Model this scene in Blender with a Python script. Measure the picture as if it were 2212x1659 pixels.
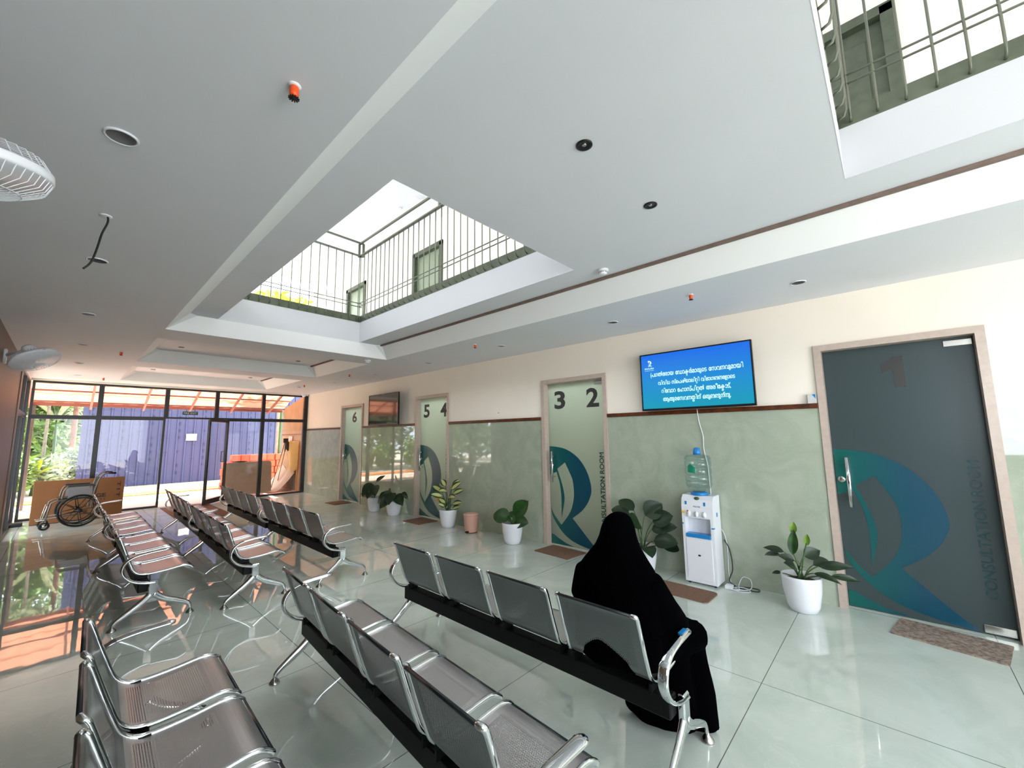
import bpy, math, random
from mathutils import Vector, Matrix, Euler, noise
from math import sin, cos, pi, radians, sqrt, atan2
for o in list(bpy.data.objects): bpy.data.objects.remove(o)
SC = bpy.context.scene
COL = SC.collection
random.seed(7)

# ------------------------------------------------------------------ camera
cam_d = bpy.data.cameras.new('camera'); cam = bpy.data.objects.new('camera', cam_d); COL.objects.link(cam)
SC.camera = cam
YAW, PITCH, ROLL, FPX = 0.8257, 0.1249, -0.0130, 885.18
fw = Vector((sin(YAW)*cos(PITCH), cos(YAW)*cos(PITCH), sin(PITCH)))
r0 = Vector((cos(YAW), -sin(YAW), 0)); u0 = r0.cross(fw)
rt = r0*cos(ROLL) + u0*sin(ROLL); up = u0*cos(ROLL) - r0*sin(ROLL)
M = Matrix((rt, up, -fw)).transposed().to_4x4(); M.translation = Vector((0, 0, 1.5))
cam.matrix_world = M
cam_d.sensor_fit = 'HORIZONTAL'; cam_d.sensor_width = 36.0; cam_d.lens = 36.0*FPX/2212
cam_d.clip_start = 0.05; cam_d.clip_end = 300

# ------------------------------------------------------------------ sky, sun, added fill lamps
SKY, SUN, EXPO = 3.5, 18.0, 1.2
W = bpy.data.worlds.new('world'); SC.world = W; W.use_nodes = True
bg = W.node_tree.nodes['Background']; bg.inputs[0].default_value = (0.86, 0.93, 1.0, 1); bg.inputs[1].default_value = SKY
sd = bpy.data.lights.new('sun', 'SUN'); sd.energy = SUN; sd.angle = radians(1.5); sd.color = (1.0, 0.95, 0.86)
so = bpy.data.objects.new('sun', sd); COL.objects.link(so)
so.rotation_euler = Vector((0.28, 0.30, 0.90)).to_track_quat('Z', 'Y').to_euler()
def area_lamp(name, loc, nrm, sx, sy, energy=0, col=(1, 1, 1)):
    d = bpy.data.lights.new(name, 'AREA'); d.shape = 'RECTANGLE'; d.size = sx; d.size_y = sy
    o = bpy.data.objects.new(name, d); COL.objects.link(o); o.location = loc
    o.rotation_euler = (-Vector(nrm)).to_track_quat('Z', 'Y').to_euler() if abs(nrm[2]) < 0.5 else (0, 0, 0)
    if energy: d.energy = energy; d.color = col
    else: d.cycles.is_portal = True
    return o
# unseen fill lamps added at the left wall opening and the entrance
area_lamp('side_fill', (-0.75, -2.4, 1.9), (1, 0, 0), 1.3, 3.0, 14, (0.92, 0.96, 1.0))
area_lamp('entrance_fill', (1.2, -4.9, 1.4), (0, 1, 0), 3.2, 2.6, 62, (0.88, 0.94, 1.0))
# fill lamps added under the closed roof, above the two ceiling openings
for nm, x, y, sx, sy, e in (('well_fill_far', 2.0, 3.86, 1.8, 3.8, 10), ('well_fill_near', 2.0, -1.75, 1.8, 3.4, 2)):
    o_ = area_lamp(nm, (x, y, 6.05), (0, 0, -1), sx, sy, e, (1.0, 0.99, 0.97)); o_.data.spread = radians(90)
SC.view_settings.view_transform = 'Standard'; SC.view_settings.look = 'None'
SC.view_settings.gamma = 1.0; SC.view_settings.use_curve_mapping = False
SC.view_settings.exposure = EXPO

# ------------------------------------------------------------------ materials
def lin(c):
    return tuple(((x/255)/12.92 if x/255 <= 0.04045 else ((x/255+0.055)/1.055)**2.4) for x in c)
def rgba(c): return (*lin(c), 1)
def base_mat(name):
    m = bpy.data.materials.new(name); m.use_nodes = True
    return m, m.node_tree.nodes, m.node_tree.links, m.node_tree.nodes['Principled BSDF']
def sset(b, k, v):
    if k in b.inputs: b.inputs[k].default_value = v
def mat(name, col, rough=0.5, metal=0.0, spec=0.5, var=0.0, scale=8.0, bump=0.0, col2=None, coat=0.0, trans=0.0, alpha=1.0, ior=None):
    """solid or noise-mottled procedural material"""
    m, N, L, b = base_mat(name)
    sset(b, 'Roughness', rough); sset(b, 'Metallic', metal); sset(b, 'Specular IOR Level', spec)
    sset(b, 'Coat Weight', coat); sset(b, 'Coat Roughness', 0.05); sset(b, 'Transmission Weight', trans); sset(b, 'Alpha', alpha)
    if ior: sset(b, 'IOR', ior)
    b.inputs['Base Color'].default_value = rgba(col)
    if var > 0 or col2 or bump > 0:
        g = N.new('ShaderNodeNewGeometry') if False else N.new('ShaderNodeTexCoord')
        n = N.new('ShaderNodeTexNoise'); n.inputs['Scale'].default_value = scale; n.inputs['Detail'].default_value = 5
        L.new(g.outputs['Object'], n.inputs['Vector'])
        if var > 0 or col2:
            r = N.new('ShaderNodeValToRGB')
            c1 = lin(col); c2 = lin(col2) if col2 else tuple(x*(1-var) for x in c1)
            r.color_ramp.elements[0].color = (*c2, 1); r.color_ramp.elements[1].color = (*c1, 1)
            r.color_ramp.elements[0].position = 0.35; r.color_ramp.elements[1].position = 0.65
            L.new(n.outputs['Fac'], r.inputs['Fac']); L.new(r.outputs['Color'], b.inputs['Base Color'])
        if bump > 0:
            bp = N.new('ShaderNodeBump'); bp.inputs['Strength'].default_value = bump; bp.inputs['Distance'].default_value = 0.02
            L.new(n.outputs['Fac'], bp.inputs['Height']); L.new(bp.outputs['Normal'], b.inputs['Normal'])
    return m
def math_n(N, L, op, a, b=None, c=None):
    n = N.new('ShaderNodeMath'); n.operation = op
    for i, x in enumerate((a, b, c)):
        if x is None: continue
        if isinstance(x, (int, float)): n.inputs[i].default_value = x
        else: L.new(x, n.inputs[i])
    return n.outputs[0]
def marble(name, c1, c2, vein, rough, ior, tile=None, grout=(90, 95, 88), scale=1.0, bump=0.0, coat=0.0):
    m, N, L, b = base_mat(name)
    geo = N.new('ShaderNodeNewGeometry')
    n1 = N.new('ShaderNodeTexNoise'); n1.inputs['Scale'].default_value = 1.7*scale; n1.inputs['Detail'].default_value = 9; n1.inputs['Roughness'].default_value = 0.62; n1.inputs['Distortion'].default_value = 1.3
    L.new(geo.outputs['Position'], n1.inputs['Vector'])
    r = N.new('ShaderNodeValToRGB'); r.color_ramp.elements[0].position = 0.36; r.color_ramp.elements[1].position = 0.62
    r.color_ramp.elements[0].color = rgba(c2); r.color_ramp.elements[1].color = rgba(c1)
    L.new(n1.outputs['Fac'], r.inputs['Fac'])
    n2 = N.new('ShaderNodeTexNoise'); n2.inputs['Scale'].default_value = 2.6*scale; n2.inputs['Detail'].default_value = 6; n2.inputs['Distortion'].default_value = 2.2
    L.new(geo.outputs['Position'], n2.inputs['Vector'])
    d = math_n(N, L, 'ABSOLUTE', math_n(N, L, 'SUBTRACT', n2.outputs['Fac'], 0.5))
    v = math_n(N, L, 'MULTIPLY', math_n(N, L, 'LESS_THAN', d, 0.006), 0.22)
    mx = N.new('ShaderNodeMixRGB'); L.new(v, mx.inputs['Fac']); L.new(r.outputs['Color'], mx.inputs['Color1']); mx.inputs['Color2'].default_value = rgba(vein)
    out = mx.outputs['Color']
    if tile:
        sp = N.new('ShaderNodeSeparateXYZ'); L.new(geo.outputs['Position'], sp.inputs[0])
        lines = []
        for ax, per, off in tile:
            f = math_n(N, L, 'FRACT', math_n(N, L, 'DIVIDE', math_n(N, L, 'ADD', sp.outputs[ax], -off+per*50), per))
            lines.append(math_n(N, L, 'LESS_THAN', math_n(N, L, 'MINIMUM', f, math_n(N, L, 'SUBTRACT', 1.0, f)), 0.0022/per))
        g = lines[0]
        for q in lines[1:]: g = math_n(N, L, 'MAXIMUM', g, q)
        mg = N.new('ShaderNodeMixRGB'); L.new(g, mg.inputs['Fac']); L.new(out, mg.inputs['Color1']); mg.inputs['Color2'].default_value = rgba(grout)
        out = mg.outputs['Color']
    L.new(out, b.inputs['Base Color'])
    sset(b, 'Roughness', rough); sset(b, 'IOR', ior)
    if bump:
        n3 = N.new('ShaderNodeTexNoise'); n3.inputs['Scale'].default_value = 5.0; n3.inputs['Detail'].default_value = 1
        L.new(geo.outputs['Position'], n3.inputs['Vector'])
        bp = N.new('ShaderNodeBump'); bp.inputs['Strength'].default_value = bump; bp.inputs['Distance'].default_value = 0.01
        L.new(n3.outputs['Fac'], bp.inputs['Height']); L.new(bp.outputs['Normal'], b.inputs['Normal'])
    return m
def perforated(name, col, hw, v0, v1):
    """painted sheet steel punched with rows of small holes inside a plain border; UVs are in metres"""
    m, N, L, b = base_mat(name)
    b.inputs['Base Color'].default_value = rgba(col); sset(b, 'Metallic', 0.75); sset(b, 'Roughness', 0.30)
    tc = N.new('ShaderNodeTexCoord'); sp = N.new('ShaderNodeSeparateXYZ'); L.new(tc.outputs['UV'], sp.inputs[0])
    U_, V_ = sp.outputs[0], sp.outputs[1]
    P = 0.0092
    row = math_n(N, L, 'FLOOR', math_n(N, L, 'DIVIDE', V_, P*0.87))
    odd = math_n(N, L, 'MULTIPLY', math_n(N, L, 'MODULO', row, 2.0), 0.5)
    fu = math_n(N, L, 'SUBTRACT', math_n(N, L, 'FRACT', math_n(N, L, 'ADD', math_n(N, L, 'DIVIDE', U_, P), math_n(N, L, 'ADD', odd, 100.0))), 0.5)
    fv = math_n(N, L, 'SUBTRACT', math_n(N, L, 'FRACT', math_n(N, L, 'DIVIDE', V_, P*0.87)), 0.5)
    r2 = math_n(N, L, 'ADD', math_n(N, L, 'MULTIPLY', fu, fu), math_n(N, L, 'MULTIPLY', fv, fv))
    hole = math_n(N, L, 'LESS_THAN', r2, 0.10)
    inn = math_n(N, L, 'LESS_THAN', math_n(N, L, 'ABSOLUTE', U_), hw)
    iv = math_n(N, L, 'MULTIPLY', math_n(N, L, 'GREATER_THAN', V_, v0), math_n(N, L, 'LESS_THAN', V_, v1))
    h = math_n(N, L, 'MULTIPLY', hole, math_n(N, L, 'MULTIPLY', inn, iv))
    L.new(math_n(N, L, 'SUBTRACT', 1.0, h), b.inputs['Alpha'])
    return m

MT = {}
MT['floor'] = marble('polished_floor_tile', (206, 216, 209), (190, 202, 193), (224, 228, 220), 0.02, 2.0,
                     tile=((0, 1.70, 1.27), (1, 1.13, 0.727)), bump=0.035)
MT['dado'] = marble('green_marble_cladding', (176, 184, 166), (160, 170, 152), (192, 200, 184), 0.03, 1.7, scale=1.6)
MT['wall'] = mat('cream_wall_paint', (246, 236, 222), 0.6, var=0.03, scale=2.0)
MT['ceiling'] = mat('white_ceiling_paint', (226, 228, 234), 0.7, var=0.02, scale=1.5)
MT['slope_white'] = mat('coffer_slope_paint', (246, 247, 248), 0.65)
MT['upper_white'] = mat('upper_ceiling_paint', (244, 246, 248), 0.65)
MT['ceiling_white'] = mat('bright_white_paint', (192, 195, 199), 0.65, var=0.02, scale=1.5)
MT['pillar'] = mat('taupe_column_paint', (112, 98, 84), 0.5, var=0.05, scale=3)
MT['trimwood'] = mat('brown_wood_trim', (104, 52, 22), 0.35, col2=(70, 32, 14), scale=14)
MT['cove'] = mat('brown_cove_gap_shade', (128, 108, 98), 0.6, var=0.2, scale=20)  # brown profile with the gap's shadow put into its colour
MT['doorframe'] = mat('beige_stone_door_frame', (196, 178, 166), 0.3, var=0.10, scale=30)
MT['green_paint'] = mat('dark_green_grey_paint', (84, 92, 74), 0.6, var=0.25, scale=9)
MT['green_rail'] = mat('railing_green_grey_metal', (98, 102, 88), 0.4, metal=0.3)
MT['sage_door'] = mat('sage_door_paint', (140, 152, 128), 0.5, var=0.05)
MT['black_alu'] = mat('black_aluminium_frame', (14, 12, 12), 0.35, metal=0.2)
MT['chrome'] = mat('chrome', (215, 218, 220), 0.07, metal=1.0)
MT['steel'] = mat('brushed_steel', (190, 188, 182), 0.25, metal=1.0)
MT['darkedge'] = mat('dark_steel_edge', (50, 54, 56), 0.3, metal=0.7)
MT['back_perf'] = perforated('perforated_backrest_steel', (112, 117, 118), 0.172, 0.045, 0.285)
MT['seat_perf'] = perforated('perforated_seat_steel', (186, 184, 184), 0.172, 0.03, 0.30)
MT['black'] = mat('black_paint', (6, 6, 7), 0.5, spec=0.2)
MT['dull_steel'] = mat('dull_grey_tube', (120, 112, 104), 0.45, metal=0.6)
MT['black_plastic'] = mat('black_plastic', (16, 16, 17), 0.35)
MT['rubber'] = mat('black_rubber', (18, 18, 18), 0.7)
MT['white_plastic'] = mat('white_plastic', (232, 234, 240), 0.3)
MT['white_pot'] = mat('white_glazed_pot', (228, 230, 236), 0.22, coat=0.4)
MT['soil'] = mat('brown_soil', (62, 46, 36), 0.95, var=0.5, scale=60, bump=0.5)
MT['blue_plastic'] = mat('blue_plastic', (20, 128, 200), 0.3)
MT['blue_tape'] = mat('blue_tape', (30, 130, 190), 0.4)
MT['yellow'] = mat('yellow_tape', (230, 200, 20), 0.4)
MT['orange'] = mat('orange_plastic', (240, 84, 28), 0.4)
MT['red'] = mat('red_plastic', (200, 40, 30), 0.4)
MT['pink_plastic'] = mat('pink_plastic', (216, 168, 150), 0.35)
MT['abaya'] = mat('black_cloth', (1, 1, 2), 1.0, spec=0.02)
MT['skin'] = mat('skin', (150, 105, 80), 0.5)
MT['cardboard'] = mat('brown_cardboard', (132, 84, 44), 0.8, var=0.12, scale=5)
MT['print'] = mat('dark_print', (40, 28, 20), 0.7)
MT['leaf_dark'] = mat('dark_green_leaf', (26, 52, 24), 0.35, col2=(14, 34, 18), scale=12)
MT['leaf'] = mat('green_leaf', (44, 84, 30), 0.35, col2=(24, 56, 22), scale=10)
MT['leaf_lime'] = mat('lime_leaf', (120, 150, 50), 0.4, col2=(80, 120, 40), scale=10)
MT['leaf_yellow'] = mat('yellowed_leaf', (220, 150, 30), 0.5)
MT['stem'] = mat('green_stem', (60, 90, 44), 0.5)
MT['mat_brown'] = mat('brown_door_mat', (140, 106, 86), 0.95, var=0.35, scale=120, bump=0.6)
MT['mat_grey'] = mat('grey_fleck_door_mat', (158, 142, 130), 0.95, col2=(104, 92, 84), scale=45, bump=0.5)
MT['carpet'] = mat('rust_brown_carpet', (112, 72, 50), 0.95, var=0.3, scale=80, bump=0.4)
def frost_mat():
    m, N, L, b = base_mat('frosted_glass_film'); b.inputs['Base Color'].default_value = rgba((84, 98, 102)); sset(b, 'Roughness', 0.3); sset(b, 'Specular IOR Level', 0.6)
    out = N['Material Output']; t = N.new('ShaderNodeBsdfTranslucent'); t.inputs[0].default_value = rgba((178, 190, 184))
    mx = N.new('ShaderNodeMixShader'); mx.inputs[0].default_value = 0.5; L.new(b.outputs[0], mx.inputs[1]); L.new(t.outputs[0], mx.inputs[2]); L.new(mx.outputs[0], out.inputs[0])
    return m
MT['frost'] = frost_mat()
MT['digit'] = mat('grey_vinyl_digit', (50, 50, 48), 0.5)
MT['letter'] = mat('teal_vinyl_letters', (4, 52, 56), 0.4)
MT['letter_blue'] = mat('navy_vinyl_letters', (26, 58, 84), 0.4)
MT['screen_off'] = mat('dark_screen', (12, 11, 12), 0.12, coat=0.6)
MT['grey_grille'] = mat('grey_grille', (150, 148, 150), 0.6)
MT['white_text'] = None
# glass for windows: thin, mostly clear with a light reflection
def glass_mat():
    m, N, L, b = base_mat('window_glass'); N.remove(b)
    out = N['Material Output']; t = N.new('ShaderNodeBsdfTransparent'); t.inputs[0].default_value = (0.93, 0.95, 0.96, 1)
    g = N.new('ShaderNodeBsdfGlossy'); g.inputs['Roughness'].default_value = 0.01
    f = N.new('ShaderNodeLayerWeight'); f.inputs['Blend'].default_value = 0.5
    fac = math_n(N, L, 'ADD', math_n(N, L, 'MULTIPLY', math_n(N, L, 'POWER', f.outputs['Facing'], 5.0), 0.7), 0.018)
    mx = N.new('ShaderNodeMixShader'); L.new(fac, mx.inputs[0]); L.new(t.outputs[0], mx.inputs[1]); L.new(g.outputs[0], mx.inputs[2]); L.new(mx.outputs[0], out.inputs[0])
    return m
MT['glass'] = glass_mat()
def bottle_mat(name, col):
    m, N, L, b = base_mat(name); N.remove(b)
    out = N['Material Output']; t = N.new('ShaderNodeBsdfTransparent'); t.inputs[0].default_value = col
    g = N.new('ShaderNodeBsdfGlossy'); g.inputs['Roughness'].default_value = 0.15
    f = N.new('ShaderNodeLayerWeight'); f.inputs['Blend'].default_value = 0.5
    fac = math_n(N, L, 'ADD', math_n(N, L, 'MULTIPLY', math_n(N, L, 'POWER', f.outputs['Facing'], 3.0), 0.5), 0.06)
    mx = N.new('ShaderNodeMixShader'); L.new(fac, mx.inputs[0]); L.new(t.outputs[0], mx.inputs[1]); L.new(g.outputs[0], mx.inputs[2]); L.new(mx.outputs[0], out.inputs[0])
    return m
MT['bottle'] = bottle_mat('clear_water_bottle', (0.84, 0.91, 0.91, 1))
def vinyl_gradient():
    """printed film that runs from green teal at the top left to deep blue at the right (print colour of the emblem)"""
    m, N, L, b = base_mat('emblem_film')
    tc = N.new('ShaderNodeTexCoord'); sp = N.new('ShaderNodeSeparateXYZ'); L.new(tc.outputs['UV'], sp.inputs[0])
    r = N.new('ShaderNodeValToRGB'); L.new(sp.outputs[0], r.inputs['Fac'])
    r.color_ramp.elements[0].color = rgba((2, 92, 84)); r.color_ramp.elements[1].color = rgba((2, 66, 88)); r.color_ramp.elements[1].position = 0.7
    L.new(r.outputs['Color'], b.inputs['Base Color']); sset(b, 'Roughness', 0.3); sset(b, 'Specular IOR Level', 0.6)
    return m
MT['emblem'] = vinyl_gradient()
def screen_mat():
    m, N, L, b = base_mat('blue_tv_screen')
    tc = N.new('ShaderNodeTexCoord'); sp = N.new('ShaderNodeSeparateXYZ'); L.new(tc.outputs['UV'], sp.inputs[0])
    r = N.new('ShaderNodeValToRGB'); L.new(sp.outputs[1], r.inputs['Fac'])
    e = r.color_ramp.elements; e[0].color = rgba((0, 156, 184)); e[1].color = rgba((0, 106, 236)); e.new(0.5).color = rgba((0, 138, 214))
    b.inputs['Base Color'].default_value = (0.01, 0.01, 0.01, 1); L.new(r.outputs['Color'], b.inputs['Emission Color']); sset(b, 'Emission Strength', 0.44); sset(b, 'Roughness', 0.3)
    return m
MT['screen'] = screen_mat()
def emit(name, col, s):
    m, N, L, b = base_mat(name); b.inputs['Base Color'].default_value = rgba(col); b.inputs['Emission Color'].default_value = rgba(col); sset(b, 'Emission Strength', s); return m
MT['screen_text'] = emit('lit_screen_text', (190, 228, 250), 0.44)
MT['exit_text'] = mat('pale_sign_letters', (180, 190, 170), 0.5)
MT['exit_sign'] = mat('dark_green_sign', (16, 34, 24), 0.4)
MT['paper'] = mat('white_paper', (200, 200, 198), 0.7)
def variegated():
    m, N, L, b = base_mat('cream_and_green_leaf')
    tc = N.new('ShaderNodeTexCoord'); sp = N.new('ShaderNodeSeparateXYZ'); L.new(tc.outputs['UV'], sp.inputs[0])
    n = N.new('ShaderNodeTexNoise'); n.inputs['Scale'].default_value = 6; L.new(tc.outputs['UV'], n.inputs['Vector'])
    a = math_n(N, L, 'ABSOLUTE', math_n(N, L, 'SUBTRACT', sp.outputs[0], 0.5))
    a = math_n(N, L, 'ADD', a, math_n(N, L, 'MULTIPLY', math_n(N, L, 'SUBTRACT', n.outputs['Fac'], 0.5), 0.12))
    r = N.new('ShaderNodeValToRGB'); L.new(a, r.inputs['Fac']); e = r.color_ramp.elements
    e[0].color = rgba((196, 204, 132)); e[0].position = 0.22; e[1].color = rgba((34, 62, 20)); e[1].position = 0.30
    L.new(r.outputs['Color'], b.inputs['Base Color']); sset(b, 'Roughness', 0.4)
    return m
MT['leaf_var'] = variegated()
# outdoors
MT['canopy'] = None
def canopy_mat():
    m, N, L, b = base_mat('terracotta_roof_sheet'); N.remove(b)
    out = N['Material Output']; d = N.new('ShaderNodeBsdfDiffuse'); t = N.new('ShaderNodeBsdfTranslucent')
    tc = N.new('ShaderNodeTexCoord'); n = N.new('ShaderNodeTexNoise'); n.inputs['Scale'].default_value = 3; L.new(tc.outputs['Object'], n.inputs['Vector'])
    r = N.new('ShaderNodeValToRGB'); r.color_ramp.elements[0].color = rgba((172, 114, 90)); r.color_ramp.elements[1].color = rgba((184, 126, 100)); L.new(n.outputs['Fac'], r.inputs['Fac'])
    L.new(r.outputs[0], d.inputs[0]); L.new(r.outputs[0], t.inputs[0])
    mx = N.new('ShaderNodeMixShader'); mx.inputs[0].default_value = 0.5; L.new(d.outputs[0], mx.inputs[1]); L.new(t.outputs[0], mx.inputs[2]); L.new(mx.outputs[0], out.inputs[0])
    return m
MT['canopy'] = canopy_mat()
MT['rafter'] = mat('red_oxide_steel', (140, 92, 82), 0.5)
MT['blue_sheet'] = mat('blue_corrugated_sheet', (62, 69, 106), 0.5, metal=0.1, var=0.08, scale=2)
MT['concrete'] = mat('weathered_cement', (176, 148, 118), 0.85, var=0.2, scale=4)
MT['ground'] = mat('dry_pale_ground', (214, 196, 178), 0.95, var=0.2, scale=3)
MT['grass'] = mat('dry_grass_ground', (196, 184, 166), 0.9, var=0.3, scale=4)  # unseen ground, made pale to bounce sunlight onto the ceiling
MT['soil_strip'] = mat('orange_earth', (196, 112, 44), 0.95, var=0.2, scale=6)
MT['porch'] = mat('porch_tile', (232, 206, 192), 0.4, var=0.06)
MT['brick'] = mat('orange_block', (226, 92, 58), 0.7, var=0.15, scale=9)
MT['stone'] = mat('beige_stone_slab', (150, 136, 116), 0.5, var=0.14, scale=3)
MT['bark'] = mat('grey_brown_bark', (150, 138, 124), 0.9, var=0.35, scale=12, bump=0.5)
MT['bark_red'] = mat('reddish_bark', (150, 110, 94), 0.9, var=0.35, scale=12, bump=0.5)
MT['fol1'] = mat('mid_green_foliage', (132, 164, 84), 0.6, var=0.5, scale=3)
MT['fol2'] = mat('grey_green_foliage', (180, 196, 158), 0.6, var=0.5, scale=3)
MT['fol3'] = mat('yellow_green_foliage', (180, 200, 50), 0.6, var=0.35, scale=3)
MT['post'] = mat('grey_brown_post', (96, 84, 74), 0.7, var=0.2)
MT['net'] = mat('yellowish_net', (190, 160, 80), 0.8, alpha=0.6)
MT['tarp'] = mat('pale_tarp', (196, 176, 158), 0.7, var=0.15, scale=3)
MT['denim'] = mat('dark_blue_cloth', (34, 40, 66), 0.9)

# ------------------------------------------------------------------ mesh helpers
class MB:
    def __init__(s): s.v = []; s.f = []; s.uv = []; s.sm = []
    def add(s, vs, fs, uvs=None, smooth=False):
        k = len(s.v); s.v += [tuple(v) for v in vs]
        for i, f in enumerate(fs):
            s.f.append(tuple(k+j for j in f)); s.uv.append(uvs[i] if uvs else None); s.sm.append(smooth)
        return s
    def box(s, x0, x1, y0, y1, z0, z1, M=None, bev=0.0):
        if bev > 0: return s.rbox(x0, x1, y0, y1, z0, z1, bev, M)
        v = [Vector((x, y, z)) for x in (x0, x1) for y in (y0, y1) for z in (z0, z1)]
        if M: v = [M @ p for p in v]
        return s.add(v, [(0, 1, 3, 2), (4, 6, 7, 5), (0, 4, 5, 1), (2, 3, 7, 6), (0, 2, 6, 4), (1, 5, 7, 3)])
    def rbox(s, x0, x1, y0, y1, z0, z1, b, M=None):
        """box with chamfered edges"""
        v = []; idx = {}
        X = (x0, x1); Y = (y0, y1); Z = (z0, z1)
        for i in (0, 1):
            for j in (0, 1):
                for k in (0, 1):
                    sx, sy, sz = 1-2*i, 1-2*j, 1-2*k
                    for a, p in enumerate(((X[i], Y[j]+sy*b, Z[k]+sz*b), (X[i]+sx*b, Y[j], Z[k]+sz*b), (X[i]+sx*b, Y[j]+sy*b, Z[k]))):
                        idx[(i, j, k, a)] = len(v); v.append(Vector(p))
        f = []
        for i in (0, 1): q = [idx[(i, j, k, 0)] for j, k in ((0, 0), (1, 0), (1, 1), (0, 1))]; f.append(q if i else q[::-1])
        for j in (0, 1): q = [idx[(i, j, k, 1)] for i, k in ((0, 0), (1, 0), (1, 1), (0, 1))]; f.append(q[::-1] if j else q)
        for k in (0, 1): q = [idx[(i, j, k, 2)] for i, j in ((0, 0), (1, 0), (1, 1), (0, 1))]; f.append(q if k else q[::-1])
        for j in (0, 1):
            for k in (0, 1): f.append([idx[(0, j, k, 1)], idx[(1, j, k, 1)], idx[(1, j, k, 2)], idx[(0, j, k, 2)]])
        for i in (0, 1):
            for k in (0, 1): f.append([idx[(i, 0, k, 0)], idx[(i, 1, k, 0)], idx[(i, 1, k, 2)], idx[(i, 0, k, 2)]])
            for j in (0, 1): f.append([idx[(i, j, 0, 0)], idx[(i, j, 1, 0)], idx[(i, j, 1, 1)], idx[(i, j, 0, 1)]])
        for i in (0, 1):
            for j in (0, 1):
                for k in (0, 1): f.append([idx[(i, j, k, a)] for a in (0, 1, 2)])
        if M: v = [M @ p for p in v]
        return s.add(v, f)
    def quad(s, a, b, c, d, uv=None): return s.add([a, b, c, d], [(0, 1, 2, 3)], [uv] if uv else None)
    def tube(s, pts, r, n=10, flat=1.0, cap=True, ref=None, closed=False):
        """round (or flattened) tube along a path; r is a number or a list"""
        P = [Vector(p) for p in pts]; m = len(P); rings = []
        ref = Vector(ref) if ref else None; prev = None
        for i, p in enumerate(P):
            if closed: t = (P[(i+1) % m]-P[i-1]).normalized()
            else: t = (P[min(i+1, m-1)]-P[max(i-1, 0)]).normalized()
            if ref is not None: a = ref - t*ref.dot(t)
            elif prev is not None: a = prev - t*prev.dot(t)
            else: a = t.cross(Vector((0, 0, 1)) if abs(t.z) < 0.9 else Vector((1, 0, 0)))
            if a.length < 1e-6: a = t.orthogonal()
            a.normalize(); prev = a; b = t.cross(a)
            rr = r[i] if isinstance(r, (list, tuple)) else r
            fl = flat[i] if isinstance(flat, (list, tuple)) else flat
            rings.append([p + a*(rr*cos(2*pi*k/n)) + b*(rr*fl*sin(2*pi*k/n)) for k in range(n)])
        vs = [v for ring in rings for v in ring]; fs = []
        for i in range(m if closed else m-1):
            j = (i+1) % m
            for k in range(n): fs.append((i*n+k, i*n+(k+1) % n, j*n+(k+1) % n, j*n+k))
        if cap and not closed: fs.append(tuple(range(n))[::-1]); fs.append(tuple((m-1)*n+k for k in range(n)))
        return s.add(vs, fs, smooth=True)
    def lathe(s, prof, c=(0, 0, 0), n=28, M=None, smooth=True):
        """prof: list of (radius, z)"""
        vs = []; fs = []; m = len(prof)
        for r, z in prof:
            for k in range(n):
                a = 2*pi*k/n; p = Vector((r*cos(a), r*sin(a), z))
                p = (M @ p) if M else p + Vector(c); vs.append(p)
        for i in range(m-1):
            for k in range(n): fs.append((i*n+k, i*n+(k+1) % n, (i+1)*n+(k+1) % n, (i+1)*n+k))
        if prof[0][0] > 1e-5: fs.append(tuple(range(n))[::-1])
        if prof[-1][0] > 1e-5: fs.append(tuple((m-1)*n+k for k in range(n)))
        return s.add(vs, fs, smooth=smooth)
    def ball(s, c, r, sc=(1, 1, 1), n=16, M=None):
        prof = [(r*sin(pi*i/10)+1e-6, -r*cos(pi*i/10)) for i in range(11)]
        T = (M or Matrix.Identity(4)) @ Matrix.Translation(Vector(c)) @ Matrix.Diagonal((*sc, 1))
        return s.lathe(prof, n=n, M=T)
    def prism(s, poly, z0, z1, fn, sides=True):
        """extruded polygon; fn(u, v, w) -> point"""
        from mathutils.geometry import tessellate_polygon
        tris = tessellate_polygon([[Vector((a, b, 0)) for a, b in poly]]); n = len(poly)
        vs = [fn(a, b, z0) for a, b in poly] + [fn(a, b, z1) for a, b in poly]
        fs = [tuple(t) for t in tris] + [tuple(n+i for i in t)[::-1] for t in tris]
        if sides: fs += [(i, (i+1) % n, n+(i+1) % n, n+i) for i in range(n)]
        return s.add(vs, fs)
    def build(s, name, m, parent=None, loc=None):
        me = bpy.data.meshes.new(name); me.from_pydata(s.v, [], s.f); me.update()
        if any(u for u in s.uv):
            ul = me.uv_layers.new(name='UVMap')
            for p, u in zip(me.polygons, s.uv):
                if u:
                    for li, q in zip(p.loop_indices, u): ul.data[li].uv = q
        for p, q in zip(me.polygons, s.sm): p.use_smooth = q
        if m: me.materials.append(m)
        o = bpy.data.objects.new(name, me); COL.objects.link(o)
        if parent: o.parent = parent
        if loc: o.location = loc
        return o
def thing(name, label, cat, loc=(0, 0, 0), rz=0.0, group=None):
    o = bpy.data.objects.new(name, None); COL.objects.link(o); o.empty_display_size = 0.1
    o.location = loc; o.rotation_euler = (0, 0, rz); return tag(o, label, cat, group)
def tag(o, label, cat, group=None):
    o['label'] = label; o['category'] = cat
    if group: o['group'] = group
    return o
def struct(o): o['kind'] = 'structure'; return o
def centre(o):
    """move a mesh's origin to the middle of its base, keeping it in place"""
    me = o.data; xs = [v.co for v in me.vertices]
    c = Vector(((min(p.x for p in xs)+max(p.x for p in xs))/2, (min(p.y for p in xs)+max(p.y for p in xs))/2, min(p.z for p in xs)))
    me.transform(Matrix.Translation(-c)); o.location = o.location + c; return o
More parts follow.
